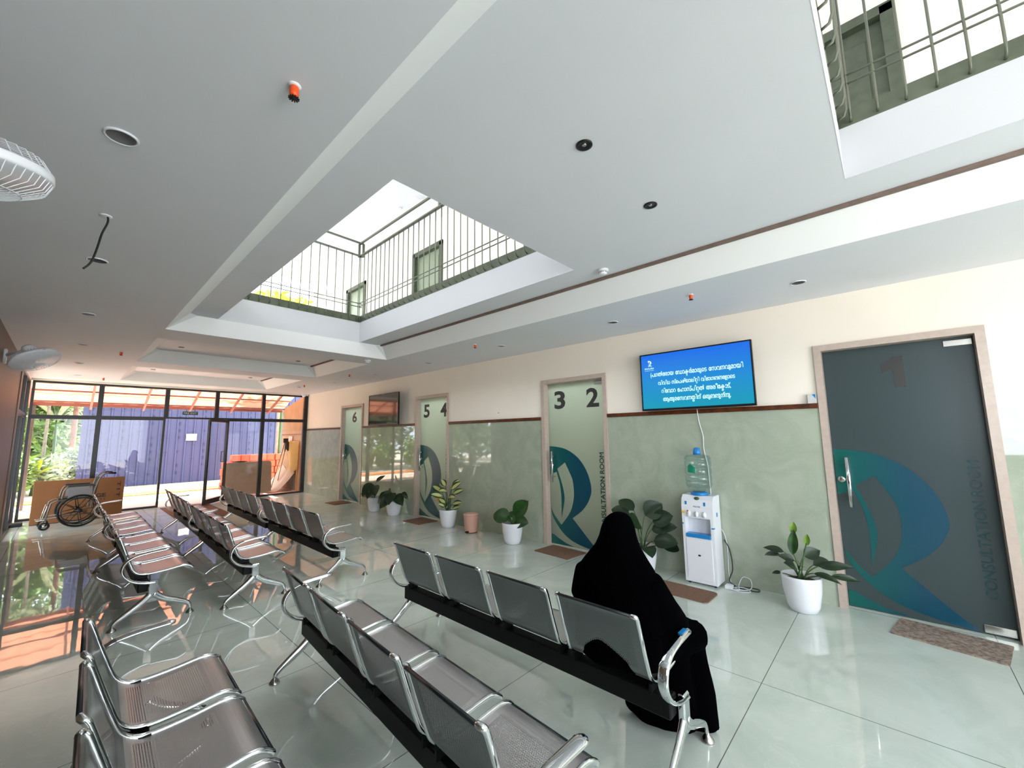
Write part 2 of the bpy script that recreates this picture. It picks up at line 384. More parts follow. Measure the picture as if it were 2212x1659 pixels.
def copy_tree(o, parent=None):
    c = o.copy(); COL.objects.link(c)
    if parent: c.parent = parent
    for ch in list(o.children): copy_tree(ch, c)
    return c
def arc(p0, p1, p2, n=8):
    p0, p1, p2 = map(Vector, (p0, p1, p2))
    return [(1-t)**2*p0 + 2*t*(1-t)*p1 + t*t*p2 for t in [i/n for i in range(n+1)]]
def spline(pts, n=6):
    P = [Vector(p) for p in pts]; out = []
    for i in range(len(P)-1):
        a = P[max(i-1, 0)]; b = P[i]; c = P[i+1]; d = P[min(i+2, len(P)-1)]
        for k in range(n):
            t = k/n; out.append(0.5*((2*b)+(c-a)*t+(2*a-5*b+4*c-d)*t*t+(3*b-a-3*c+d)*t**3))
    out.append(P[-1]); return out
GLY = {}
def glyphs(body, size=1.0, bold=0.0, res=3):
    """outline letters as (verts, faces); tries a few curve resolutions and keeps the most completely filled one"""
    key = (body, size, bold, res)
    if key in GLY: return GLY[key]
    best = None
    if 'M' in body: bold = 0.0
    for r_ in ((res,) if bold or len(body) > 1 else (2, 3, 4, 5, 6)):
        cu = bpy.data.curves.new('t', 'FONT'); cu.body = body; cu.size = size*20; cu.resolution_u = r_; cu.offset = bold*20; cu.fill_mode = 'FRONT'
        ob = bpy.data.objects.new('t', cu); COL.objects.link(ob); bpy.context.view_layer.update()
        me = ob.to_mesh(); vs = [v.co/20 for v in me.vertices]; fs = [tuple(p.vertices) for p in me.polygons]
        ob.to_mesh_clear(); bpy.data.objects.remove(ob); bpy.data.curves.remove(cu)
        q = len(fs)-len(vs)
        if best is None or q > best[0]: best = (q, vs, fs)
    GLY[key] = (best[1], best[2]); return GLY[key]
def letter_mesh(mb, body, fn, u0, u1, v0, v1, bold=0.0):
    """fit the word into the rectangle u0..u1 x v0..v1 of the plane given by fn(u, v)"""
    vs, fs = glyphs(body, 1.0, bold)
    if not vs: return mb
    xa, xb = min(v.x for v in vs), max(v.x for v in vs); ya, yb = min(v.y for v in vs), max(v.y for v in vs)
    mb.add([fn(u0+(v.x-xa)/(xb-xa)*(u1-u0), v0+(v.y-ya)/(yb-ya)*(v1-v0)) for v in vs], fs); return mb
def grid_with_holes(mb, us, vs, holes, fn):
    """rectangle split into cells, leaving rectangular holes (u0,u1,v0,v1) open"""
    U_ = sorted(set(list(us)+[h[0] for h in holes]+[h[1] for h in holes])); V_ = sorted(set(list(vs)+[h[2] for h in holes]+[h[3] for h in holes]))
    for i in range(len(U_)-1):
        for j in range(len(V_)-1):
            cu, cv = (U_[i]+U_[i+1])/2, (V_[j]+V_[j+1])/2
            if any(h[0] < cu < h[1] and h[2] < cv < h[3] for h in holes): continue
            mb.quad(fn(U_[i], V_[j]), fn(U_[i+1], V_[j]), fn(U_[i+1], V_[j+1]), fn(U_[i], V_[j+1]))
    return mb

# ================================================================== STRUCTURE
XL, XR, YF, YB = -0.545, 4.65, 12.32, -5.0
ZC, ZH = 2.736, 2.927            # low ceiling and raised coffer panel
SLAB = 3.333
struct(MB().box(XL-0.3, 5.4, YB, YF+0.03, -0.2, 0).build('floor', MT['floor']))
# right wall with door openings
DOORS = [(-0.576, 0.481), (2.650, 3.711), (5.837, 6.891), (9.008, 10.118)]
DT = 2.285
mb = MB(); grid_with_holes(mb, (YB, YF+0.08), (0, SLAB), [(a, b, -0.01, DT) for a, b in DOORS], lambda u, v: (XR+0.012, u, v))
grid_with_holes(mb, (YB, YF+0.08), (0, SLAB), [(a, b, -0.01, DT) for a, b in DOORS], lambda u, v: (XR+0.16, u, v))
for a, b in DOORS:
    for y in (a, b): mb.quad((XR+0.012, y, 0), (XR+0.16, y, 0), (XR+0.16, y, DT), (XR+0.012, y, DT))
    mb.quad((XR+0.012, a, DT), (XR+0.16, a, DT), (XR+0.16, b, DT), (XR+0.012, b, DT))
struct(mb.build('wall_right', MT['wall']))
# marble cladding and wood rail between the doors
spans = [(YB, DOORS[0][0]), (DOORS[0][1], DOORS[1][0]), (DOORS[1][1], DOORS[2][0]), (DOORS[2][1], DOORS[3][0]), (DOORS[3][1], YF)]
for i, (a, b) in enumerate(spans):
    struct(MB().box(XR, XR+0.014, a, b, 0, 1.712).build('trim_%d' % (i+1), MT['dado']))
    if i > 0: struct(MB().box(XR-0.02, XR+0.012, a+0.001, b-0.001, 1.712, 1.757, bev=0.004).build('trim_%d' % (i+11), MT['trimwood']))
# left wall: solid in view up to the glazing near the far corner, taupe pier at its end
struct(MB().box(XL-0.25, XL, -0.9, 9.75, 0, SLAB).box(XL-0.25, XL, YB, -4.0, 0, SLAB).box(XL-0.25, XL, -4.0, -0.9, 2.62, SLAB).box(XL-0.25, XL, -4.0, -0.9, 0, 1.1).build('wall_left', MT['pillar']))  # unseen opening behind the viewer, added to let light in
struct(MB().box(XL-0.25, XL+0.012, 9.75, 10.05, 0, 2.73).build('wall_left_pier', MT['pillar']))
struct(MB().box(XL-0.25, XL, 10.05, YF, 2.69, SLAB).build('wall_left_lintel', MT['wall']))
# back wall with the entrance opening behind the viewer, narrowed to dim the right wall
mb = MB(); mb.box(XL-0.25, XL+0.25, YB-0.2, YB, 0, SLAB).box(3.0, 5.4, YB-0.2, YB, 0, SLAB).box(XL, 5.4, YB-0.2, YB, 2.6, SLAB)
struct(mb.build('wall_back', MT['wall']))
# low ceiling with three coffers
COF = [(0.658, 3.42, -4.4, 5.897, 0.19, 0.091), (0.658, 3.40, 6.46, 8.62, 0.185, 0.15), (0.66, 3.36, 9.25, 11.57, 0.185, 0.15)]
mb = MB(); grid_with_holes(mb, (XL-0.1, XR+0.02), (YB, YF+0.2), [c[:4] for c in COF], lambda u, v: (u, v, ZC))
struct(mb.build('ceiling', MT['ceiling']))
OPEN = [(1.121, 2.895, 1.917, 5.806), (1.121, 2.895, -3.6, 0.069)]
for i, (x0, x1, y0, y1, d, dy) in enumerate(COF):
    mb = MB(); c = 0.075
    X0, X1, Y0, Y1 = x0+d, x1-d, y0+dy, y1-dy
    B = [(x0, y0, ZC), (x1, y0, ZC), (x1, y1, ZC), (x0, y1, ZC)]
    T = [[(X0, Y0+c, ZH), (X0+c, Y0, ZH)], [(X1-c, Y0, ZH), (X1, Y0+c, ZH)], [(X1, Y1-c, ZH), (X1-c, Y1, ZH)], [(X0+c, Y1, ZH), (X0, Y1-c, ZH)]]
    for k in range(4):
        mb.quad(B[k], B[(k+1) % 4], T[(k+1) % 4][0], T[k][1]); mb.add([B[k], T[k][1], T[k][0]], [(0, 1, 2)])
    struct(mb.build('ceiling_coffer_slope', MT['slope_white']))
    mb = MB(); grid_with_holes(mb, (X0-0.02, X1+0.02), (Y0-0.02, Y1+0.02), OPEN if i == 0 else [], lambda u, v: (u, v, ZH))
    struct(mb.build('ceiling_coffer_panel', MT['ceiling']))
    struct(MB().box(X1-0.022, X1+0.006, Y0+0.08, Y1-0.07, ZH-0.024, ZH-0.002).build('trim_%d' % (21+i), MT['cove']))  # dark strip stands in for the shadow of the open cove gap
# upper floor slab around the two light wells
mb = MB()
for z in (SLAB,): grid_with_holes(mb, (XL-1.2, 5.3), (YB, YF+0.2), OPEN, lambda u, v: (u, v, z))
struct(mb.build('floor_upper', MT['ceiling']))
for (x0, x1, y0, y1) in OPEN:
    mb = MB(); ng = MB()
    for (a, b) in (((x0, y0), (x1, y0)), ((x1, y0), (x1, y1)), ((x1, y1), (x0, y1)), ((x0, y1), (x0, y0))):
        mb.quad((*a, ZH-0.001), (*b, ZH-0.001), (*b, 3.232), (*a, 3.232))
        ng.quad((*a, 3.232), (*b, 3.232), (*b, SLAB+0.002), (*a, SLAB+0.002))
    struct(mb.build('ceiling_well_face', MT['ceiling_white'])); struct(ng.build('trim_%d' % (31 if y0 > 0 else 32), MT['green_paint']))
# upper floor room: right wall with doors, far wall with a window, roof with a raised tray
XU, ZU = 5.07, 6.15
UD = [(6.62, 7.68), (9.9, 10.95), (-0.36, 0.62)]
mb = MB(); grid_with_holes(mb, (YB, YF), (SLAB, ZU), [(a, b, SLAB-0.01, 5.6) for a, b in UD], lambda u, v: (XU, u, v))
struct(mb.build('wall_upper_right', MT['wall']))
for i, (a, b) in enumerate(UD):
    t = thing('door_%d' % (7+i), '', 'door', (XU, (a+b)/2, SLAB)); del t['label']; del t['category']; t['kind'] = 'structure'
    f = MB(); h = (b-a)/2
    f.box(-0.03, 0.12, -h-0.02, -h+0.08, 0, 2.27).box(-0.03, 0.12, h-0.08, h+0.02, 0, 2.27).box(-0.03, 0.12, -h-0.02, h+0.02, 2.19, 2.29)
    f.build('door_frame', MT['green_paint'], t)
    p = MB().box(0.06, 0.10, -h+0.08, h-0.08, 0.0, 2.19)
    for (za, zb) in ((0.15, 0.95), (1.1, 2.05)): p.box(0.05, 0.06, -h+0.2, h-0.2, za, zb, bev=0.006)
    p.build('door_panel', MT['sage_door'] if i < 2 else MT['green_paint'], t)
mb = MB(); grid_with_holes(mb, (XL-1.2, XU), (SLAB, ZU), [(0.2, 4.72, SLAB+0.6, 6.10)], lambda u, v: (u, YF+0.1, v))
struct(mb.build('wall_upper_far', MT['wall']))
mb = MB(); grid_with_holes(mb, (YB, YF+0.1), (SLAB, ZU), [(y_, y_+1.9, 4.35, 5.75) for y_ in (-4.2, -1.6, 1.0, 3.6, 6.2, 8.8)], lambda u, v: (XL-1.15, u, v))  # unseen wall with windows, added to cut sky light on the wells
struct(mb.build('wall_upper_left', MT['wall']))
mb = MB(); grid_with_holes(mb, (XL-1.2, XU), (SLAB, ZU), [(1.0, 3.6, 4.3, 5.4)], lambda u, v: (u, YB, v))  # closed in, out of view, to hold sky light off the near well
struct(mb.build('wall_upper_back', MT['wall']))
mb = MB(); grid_with_holes(mb, (XL-1.6, XU+0.2), (YB, YF+0.2), [(0.3, 3.6, 0.5, 10.6)], lambda u, v: (u, v, ZU))
mb.quad((0.3, 0.5, ZU+0.12), (3.6, 0.5, ZU+0.12), (3.6, 10.6, ZU+0.12), (0.3, 10.6, ZU+0.12))
for a, b in (((0.3, 0.5), (3.6, 0.5)), ((3.6, 0.5), (3.6, 10.6)), ((3.6, 10.6), (0.3, 10.6)), ((0.3, 10.6), (0.3, 0.5))): mb.quad((*a, ZU), (*b, ZU), (*b, ZU+0.12), (*a, ZU+0.12))
struct(mb.build('ceiling_upper', MT['upper_white']))

# ------------------------------------------------------------------ railings round the light wells
def railing(label, runs, name='stair_railing'):
    """runs: list of (start, end, into) in plan; rods bend back under into the slab edge"""
    cx = sum(a[0] for a, b, n in runs)/len(runs); cy = sum(a[1] for a, b, n in runs)/len(runs)
    t = thing('gallery_railing', label, 'railing', (cx, cy, 3.24)); O = Vector((cx, cy, 3.24))
    for a, b, nrm in runs:
        A, B, n = Vector((*a, 0)), Vector((*b, 0)), Vector((*nrm, 0)); Ln = (B-A).length; d = (B-A)/Ln
        off = n*0.045
        for nm, z, w, h in (('top_rail', 4.262, 0.020, 0.008), ('hand_rail', 4.47, 0.012, 0.012)):
            m = MB(); c0 = A+off; c1 = B+off
            side = d.cross(Vector((0, 0, 1)))
            vs = [c+side*sx*w+Vector((0, 0, z+sz*h)) - O for c in (c0, c1) for sx, sz in ((-1, -1), (1, -1), (1, 1), (-1, 1))]
            m.add(vs, [(0, 1, 5, 4), (1, 2, 6, 5), (2, 3, 7, 6), (3, 0, 4, 7), (3, 2, 1, 0), (4, 5, 6, 7)]); m.build(nm, MT['green_rail'], t)
        for z in (3.512, 3.459): MB().tube([A+off+Vector((0, 0, z))-O, B+off+Vector((0, 0, z))-O], 0.006, 6).build('lower_rail', MT['green_rail'], t)
        k = max(2, round(Ln/0.118))
        for i in range(k):
            p = A + d*(Ln*(i+0.5)/k)
            pts = [p-Vector((0, 0, 0))+Vector((0, 0, 3.25))]+[p+n*0.03+Vector((0, 0, 3.262)), p+n*0.043+Vector((0, 0, 3.30)), p+off+Vector((0, 0, 3.36)), p+off+Vector((0, 0, 4.26))]
            MB().tube([q-O for q in pts], 0.0062, 6).build('baluster', MT['green_rail'], t)
        for q in [A+off, B+off] + ([A+off+d*Ln*0.52] if Ln > 2 else []):
            MB().box(-0.014, 0.014, -0.014, 0.014, 4.262-3.24, 4.47-3.24, M=Matrix.Translation(q-Vector((cx, cy, 0)))).build('rail_post', MT['green_rail'], t)
    return t
x0, x1, y0, y1 = OPEN[0]
railing('green-grey rod railing with curved feet around the far ceiling opening', [((x0, y1), (x1, y1), (0, -1)), ((x1, y1), (x1, y0), (-1, 0))])
x0, x1, y0, y1 = OPEN[1]
railing('rod railing around the near ceiling opening at the top right corner', [((x0+0.2, y1), (x1, y1), (0, -1)), ((x1, y1), (x1, -1.3), (-1, 0))])

# ------------------------------------------------------------------ far glass wall (aluminium frame, panes, open door)
def frame_bar(m, x0, x1, z0, z1, y=YF): m.box(x0, x1, y-0.035, y+0.035, z0, z1)
MX = [-0.525, 0.445, 1.535, 2.50, 3.53, 4.60]
TR = 1.985
def window(idx, xa, xb, za, zb):
    t = bpy.data.objects.new('window_%d' % idx, None); COL.objects.link(t); t.location = ((xa+xb)/2, YF, za); t['kind'] = 'structure'
    h = (xb-xa)/2
    m = MB(); m.box(-h, -h+0.04, -0.04, 0.04, 0, zb-za).box(h-0.04, h, -0.04, 0.04, 0, zb-za).box(-h+0.04, h-0.04, -0.04, 0.04, 0, 0.04).box(-h+0.04, h-0.04, -0.04, 0.04, zb-za-0.04, zb-za)
    m.build('window_frame', MT['black_alu'], t)
    MB().box(-h+0.03, h-0.03, -0.003, 0.003, 0.03, zb-za-0.03).build('window_pane', MT['glass'], t)
n = 1
for i in range(5):
    window(n, MX[i], MX[i+1], TR, 2.70); n += 1
    if i == 2:
        continue
    if i == 3: window(n, 2.74, MX[4], 0, TR); n += 1; continue
    window(n, MX[i], MX[i+1], 0, TR); n += 1
struct(MB().box(XL, XR, YF-0.05, YF+0.15, 2.70, SLAB).build('wall_far_lintel', MT['wall']))
struct(MB().box(4.60, XR, YF-0.04, YF+0.10, 0, 2.70).build('wall_far_jamb', MT['black_alu']))
# door leaf swung inwards
t = bpy.data.objects.new('door_6', None); COL.objects.link(t); t.location = (2.76, YF-0.03, 0.0); t.rotation_euler = (0, 0, radians(180+52)); t['kind'] = 'structure'
Lf, Hf = 0.86, 1.975
m = MB(); m.box(0, 0.065, -0.02, 0.02, 0.02, Hf).box(Lf-0.065, Lf, -0.02, 0.02, 0.02, Hf).box(0.065, Lf-0.065, -0.02, 0.02, 0.02, 0.13).box(0.065, Lf-0.065, -0.02, 0.02, Hf-0.065, Hf)
m.build('door_frame', MT['black_alu'], t); MB().box(0.06, Lf-0.06, -0.003, 0.003, 0.12, Hf-0.06).build('door_pane', MT['glass'], t)
h = MB(); h.tube([(0.09, -0.02, 0.95), (0.09, -0.07, 0.95), (0.09, -0.07, 1.2), (0.09, -0.02, 1.2)], 0.011, 8); h.build('door_handle', MT['black_plastic'], t)
# left glazing near the far corner
for i, (ya, yb) in enumerate(((10.06, 11.15), (11.15, 12.24))):
    for (za, zb) in ((0, TR), (TR, 2.69)):
        t = bpy.data.objects.new('window_%d' % n, None); COL.objects.link(t); t.location = (XL-0.03, (ya+yb)/2, za); t['kind'] = 'structure'; n += 1
        h = (yb-ya)/2; H = zb-za
        m = MB(); m.box(-0.03, 0.03, -h, -h+0.035, 0, H).box(-0.03, 0.03, h-0.035, h, 0, H).box(-0.03, 0.03, -h+0.035, h-0.035, 0, 0.04).box(-0.03, 0.03, -h+0.035, h-0.035, H-0.04, H)
        m.build('window_frame', MT['black_alu'], t); MB().box(-0.003, 0.003, -h+0.03, h-0.03, 0.03, H-0.03).build('window_pane', MT['glass'], t)

# ------------------------------------------------------------------ consultation room doors
RMAIN = [(0.434, 1.34), (0.317, 1.333), (0.169, 1.307), (0.026, 1.24), (-0.083, 1.149), (-0.172, 1.023), (-0.223, 0.885), (-0.236, 0.76), (-0.207, 0.668), (-0.161, 0.587), (-0.075, 0.49), (0.072, 0.382), (-0.063, 0.25), (-0.198, 0.118), (-0.322, 0.012), (-0.288, 0.010), (-0.138, 0.03), (0.055, 0.073), (0.19, 0.138), (0.305, 0.237), (0.404, 0.37), (0.434, 0.50), (0.418, 0.462), (0.380, 0.40), (0.334, 0.343), (0.262, 0.272), (0.14, 0.412), (0.075, 0.532), (0.039, 0.693), (0.054, 0.879), (0.109, 1.002), (0.173, 1.119), (0.305, 1.028), (0.280, 0.96), (0.247, 0.875), (0.204, 0.718), (0.2, 0.59), (0.256, 0.358), (0.25, 0.534), (0.252, 0.68), (0.271, 0.824), (0.306, 0.936), (0.322, 0.985), (0.434, 0.941)]
RLOW = [(0.434, 0.135), (0.392, 0.13), (0.318, 0.092), (0.199, 0.044), (0.06, 0.012), (0.107, 0.010), (0.434, 0.010)]
def smooth_poly(p, n=4):
    """rounds the long flowing edges, leaves sharp corners"""
    out = []; m = len(p)
    for i in range(m):
        a, b, c, d = [Vector(p[(i+k-1) % m]) for k in range(4)]
        def sharp(u, v, w): return (v-u).length < 1e-6 or (w-v).length < 1e-6 or (v-u).normalized().dot((w-v).normalized()) < 0.75
        A = b if sharp(a, b, c) else a; D = c if sharp(b, c, d) else d
        for k in range(n):
            t = k/n; out.append(tuple(0.5*((2*b)+(c-A)*t+(2*A-5*b+4*c-D)*t*t+(3*b-A-3*c+D)*t**3)))
    return out
RMAIN_S = smooth_poly(RMAIN)
GX = XR+0.085
def consult_door(idx, ya, yb, digits, lettering):
    t = bpy.data.objects.new('door_%d' % idx, None); COL.objects.link(t); t.location = (XR, (ya+yb)/2, 0); t['kind'] = 'structure'
    yc = (ya+yb)/2; h = (yb-ya)/2
    f = MB(); f.box(-0.012, 0.16, -h, -h+0.055, 0, DT).box(-0.012, 0.16, h-0.055, h, 0, DT).box(-0.012, 0.16, -h+0.055, h-0.055, DT-0.055, DT)
    f.build('door_frame', MT['doorframe'], t)
    g = GX-XR
    leaf = MB().box(g, g+0.012, -h+0.056, h-0.056, 0.003, DT-0.056).build('glass_leaf', MT['frost'], t)
    # emblem: scaled to the leaf, local y runs from the latch side (large y) to the hinge side
    sc = (2*h-0.124)/0.935
    dy = (h-0.062) - 0.434*sc
    def fn(u, v, w): return (g-0.0005-w, u*sc+dy, v)
    def uvize(poly): return [((0.434-a)/0.67, b/1.35) for a, b in poly]
    from mathutils.geometry import tessellate_polygon
    for poly in (RMAIN_S, RLOW):
        tr = tessellate_polygon([[Vector((a, b, 0)) for a, b in poly]]); uv = uvize(poly)
        m = MB(); m.add([fn(a, b, 0.001) for a, b in poly], [tuple(q) for q in tr], [[uv[i] for i in q] for q in tr]); m.build('emblem', MT['emblem'], leaf)
    for body, (a, b) in digits:      # y extents relative to the wall
        if body == '1': m = MB().prism([(0.030, 2.062), (-0.046, 2.122), (-0.112, 2.124), (-0.110, 1.862), (-0.042, 1.866), (-0.046, 2.022), (0.028, 1.992)], 0, 0.001, lambda u, v, w: (g-0.001-w, u-yc, v))
        else: m = letter_mesh(MB(), body, lambda u, v: (g-0.002, u, v), a-yc, b-yc, 1.862, 2.120, 0.03)
        m.build('number', MT['digit'], leaf)
    ly0, ly1 = lettering
    m = letter_mesh(MB(), 'CONSULTATION ROOM', lambda u, v: (g-0.002, v, u), 0.255, 1.265, ly0-yc, ly1-yc, 0.0)
    for d_ in (-0.0022, 0.0022):
        letter_mesh(m, 'CONSULTATION ROOM', lambda u, v: (g-0.0018-d_*0.05, v, u+d_), 0.255, 1.265, ly0-yc, ly1-yc, 0.0); letter_mesh(m, 'CONSULTATION ROOM', lambda u, v: (g-0.0016-d_*0.05, v+d_, u), 0.255, 1.265, ly0-yc, ly1-yc, 0.0)
    m.build('lettering', MT['letter'], leaf)
    yh = h-0.155
    hb = MB(); hb.tube([(g-0.075, yh, 0.85), (g-0.075, yh, 1.272)], 0.0155, 12)
    hh = hb.build('door_handle', MT['chrome'], t)
    st = MB()
    for z in (0.92, 1.20): st.tube([(g-0.07, yh, z), (g, yh, z)], 0.008, 8)
    st.build('standoff', MT['chrome'], hh)
    lk = MB(); lk.lathe([(0.028, 0), (0.028, 0.008), (0.02, 0.012)], M=Matrix.Translation((g, h-0.10, 1.075)) @ Matrix.Rotation(-pi/2, 4, 'Y'))
    lk.build('door_lock', MT['steel'], t)
    pt = MB().box(g-0.008, g+0.02, -h+0.064, -h+0.22, DT-0.125, DT-0.078, bev=0.002); pt.build('patch_fitting', MT['steel'], t)
    pt = MB().box(g-0.008, g+0.02, -h+0.064, -h+0.22, 0.014, 0.07, bev=0.002); pt.build('patch_fitting', MT['steel'], t)
    return t
consult_door(1, *DOORS[0], [('1', (0.030, -0.112))], (-0.452, -0.390))
consult_door(2, *DOORS[1], [('3', (3.542, 3.351)), ('2', (3.006, 2.811))], (2.775, 2.838))
consult_door(3, *DOORS[2], [('5', (6.728, 6.535)), ('4', (6.199, 6.005))], (5.962, 6.025))
consult_door(4, *DOORS[3], [('6', (9.695, 9.465))], (9.134, 9.198))
# rooms behind the glass doors: plain boxes; added lamps back-light the far three
mb = MB(); mb.box(XR+1.30, XR+1.36, YB, YF+0.08, 0, SLAB-0.01)
for y in (-1.2, 1.6, 4.8, 8.0, 11.2): mb.box(XR+0.17, XR+1.30, y-0.03, y+0.03, 0, SLAB-0.01)
mb.box(XR+0.17, XR+1.3, YB, YF+0.08, SLAB-0.4, SLAB-0.36)
mb.box(XR+0.17, XR+1.3, YB, YF+0.08, -0.05, 0.0)
struct(mb.build('wall_room_behind', MT['wall']))
# unseen lamps added behind the far doors to brighten their frosted glass
for y in (3.2, 6.4, 9.6): area_lamp('door_back_fill', (XR+0.85, y, SLAB-0.45), (0, 0, -1), 0.5, 0.9, 45, (1.0, 0.98, 0.92))

# ================================================================== WAITING BENCHES
PITCH_, SW = 0.507, 0.2175
PROF = spline([(-0.012, 0.703), (0.004, 0.690), (0.018, 0.655), (0.05, 0.56), (0.083, 0.468), (0.108, 0.412), (0.150, 0.378), (0.21, 0.368), (0.32, 0.374), (0.42, 0.386), (0.468, 0.382), (0.502, 0.362), (0.508, 0.350)], 4)
PROF = [(p.x, p.y) for p in [Vector((a[0], a[1])) for a in [(q[0], q[1]) for q in PROF]]] if False else [(q[0], q[1]) for q in [tuple(v) for v in spline([(a, b, 0) for a, b in [(-0.012, 0.703), (0.004, 0.690), (0.018, 0.655), (0.05, 0.56), (0.083, 0.468), (0.108, 0.412), (0.150, 0.378), (0.21, 0.368), (0.32, 0.374), (0.42, 0.386), (0.468, 0.382), (0.502, 0.362), (0.508, 0.350)]], 4)]]
cut = min(range(len(PROF)), key=lambda i: abs(PROF[i][0]-0.118)+abs(PROF[i][1]-0.40))
def sheet(prof, hw, m, name, parent, th=0.004, roundtop=0.0):
    mb = MB(); s = 0; S = [0]
    for a, b in zip(prof, prof[1:]): s += math.hypot(b[0]-a[0], b[1]-a[1]); S.append(s)
    for off in (0, th):
        for i in range(len(prof)-1):
            def pt(k, sy):
                a = prof[max(k-1, 0)]; b = prof[min(k+1, len(prof)-1)]; tx, tz = b[0]-a[0], b[1]-a[1]; l = math.hypot(tx, tz)
                w = hw
                return (prof[k][0]+tz/l*off, sy*w, prof[k][1]-tx/l*off)
            q = [pt(i, -1), pt(i+1, -1), pt(i+1, 1), pt(i, 1)]; uv = [(-hw, S[i]), (-hw, S[i+1]), (hw, S[i+1]), (hw, S[i])]
            mb.add(q, [(0, 1, 2, 3)], [uv], True)
    return mb.build(name, m, parent)
def make_bench():
    root = bpy.data.objects.new('waiting_bench', None); COL.objects.link(root)
    for i in range(4):
        yc = (i-1.5)*PITCH_
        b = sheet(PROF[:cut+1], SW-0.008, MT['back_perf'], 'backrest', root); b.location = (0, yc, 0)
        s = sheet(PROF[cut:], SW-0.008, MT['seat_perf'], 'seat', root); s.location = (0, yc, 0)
        e = MB(); e.tube([(-0.013, -SW+0.02, 0.703), (-0.013, SW-0.02, 0.703)], 0.007, 8); e.build('top_edge', MT['darkedge'], b)
        e = MB(); e.tube([(0.506, -SW+0.01, 0.356), (0.506, SW-0.01, 0.356)], 0.010, 8); e.build('front_edge', MT['darkedge'], s)
        for sy in (-1, 1):
            w = []
            for k, (x, z) in enumerate(PROF):
                inset = 0.022*max(0, 1-k/3.0)**2
                w.append((x, sy*(SW-inset), z))
            m = MB(); m.tube(w, [0.0085]+[0.0095]*(len(w)-2)+[0.006], 8, flat=1.2, ref=(0, 1, 0)); o = m.build('side_frame', MT['chrome'], root); o.location = (0, yc, 0)
            m = MB(); m.box(0.118, 0.20, sy*(SW-0.01)-0.006, sy*(SW-0.01)+0.006, 0.335, 0.374); o = m.build('bracket', MT['black'], root); o.location = (0, yc, 0)
    bm_ = MB(); bm_.box(0.135, 0.205, -1.05, 1.05, 0.245, 0.340, bev=0.006); bm_.build('beam', MT['black'], root)
    for sy in (-1, 1):
        Y = sy*1.072
        # arm: a C-shaped flat loop that starts under the seat, swings behind and comes forward over it
        path = spline([(0.245, Y, 0.315), (0.18, Y, 0.322), (0.10, Y, 0.350), (0.045, Y, 0.400), (0.026, Y, 0.455), (0.045, Y, 0.510), (0.095, Y, 0.545), (0.17, Y, 0.560), (0.25, Y, 0.566), (0.325, Y, 0.570)], 5)
        n = len(path); rad = [0.027 - 0.003*sin(pi*i/(n-1)) for i in range(n)]; rad[-1] = 0.014; rad[-2] = 0.023
        m = MB(); m.tube(path, rad, 12, flat=0.48, ref=(0, 1, 0)); a = m.build('armrest', MT['chrome'], root)
        lg = MB()
        lg.box(0.198, 0.262, Y-0.016, Y+0.016, 0.20, 0.335, bev=0.007)
        lg.tube(spline([(0.225, Y, 0.225), (0.16, Y, 0.165), (0.07, Y, 0.10), (0.015, Y, 0.06), (0.0, Y, 0.03)], 5), [0.030, 0.030, 0.029, 0.028, 0.027, 0.026, 0.025, 0.025, 0.024, 0.023, 0.022, 0.021, 0.020, 0.019, 0.018, 0.017, 0.016, 0.015, 0.014, 0.013, 0.013], 10, flat=0.62, ref=(0, 0, 1))
        lg.tube(spline([(0.235, Y, 0.225), (0.30, Y, 0.172), (0.40, Y, 0.125), (0.475, Y, 0.085), (0.495, Y, 0.035)], 5), [0.030, 0.030, 0.029, 0.028, 0.027, 0.026, 0.025, 0.025, 0.024, 0.023, 0.022, 0.021, 0.020, 0.019, 0.018, 0.017, 0.016, 0.015, 0.014, 0.013, 0.013], 10, flat=0.62, ref=(0, 0, 1))
        lg.prism([(0.165, 0.165), (0.30, 0.165), (0.262, 0.23), (0.198, 0.23)], -0.010, 0.010, lambda u, v, w: (u, Y+w, v))
        L_ = lg.build('leg_frame', MT['chrome'], root)
        for fx in (0.0, 0.495):
            f = MB(); f.lathe([(0.031, 0.0), (0.031, 0.006), (0.020, 0.020), (0.010, 0.032), (0.008, 0.045)], c=(fx, Y, 0), n=14); f.build('foot', MT['steel'], L_)
    return root
bench = make_bench()
G = 'rows of four-seat steel waiting benches'
BENCH = [ # x of the back, y of the middle, rotation, label
 (1.770, 1.885, 0.0, 'four-seat perforated steel bench on which the person in black sits'),
 (0.925, 1.885, -0.072, 'four-seat perforated steel bench in the middle foreground, directly behind the occupied one'),
 (0.105, 1.765, -0.035, 'perforated steel bench nearest the viewer, cut by the bottom left corner'),
 (0.372, 5.755, 0.0, 'bench of the leftmost far row, its nearer half, just beyond the bottom left bench'),
 (0.362, 7.93, 0.0, 'bench of the leftmost far row, its farther half, in front of the wheelchair'),
 (1.105, 5.60, -0.02, 'nearer bench of the middle far row, between the two other far rows'),
 (1.160, 7.79, -0.02, 'farther bench of the middle far row, in front of the open glass door'),
 (1.880, 5.50, -0.008, 'nearer bench of the right far row, closest to the potted plants'),
 (1.890, 7.67, -0.008, 'farther bench of the right far row, ending at the leaning stone slab')]
for i, (x, y, r, lb) in enumerate(BENCH):
    o = bench if i == 0 else copy_tree(bench)
    o.location = (x, y, 0); o.rotation_euler = (0, 0, r); tag(o, lb, 'bench', G)
    if i == 0: first_bench = o

MB().box(0.235, 0.300, -1.082, -1.062, 0.5790, 0.5822).build('sticker', MT['blue_tape'], first_bench)

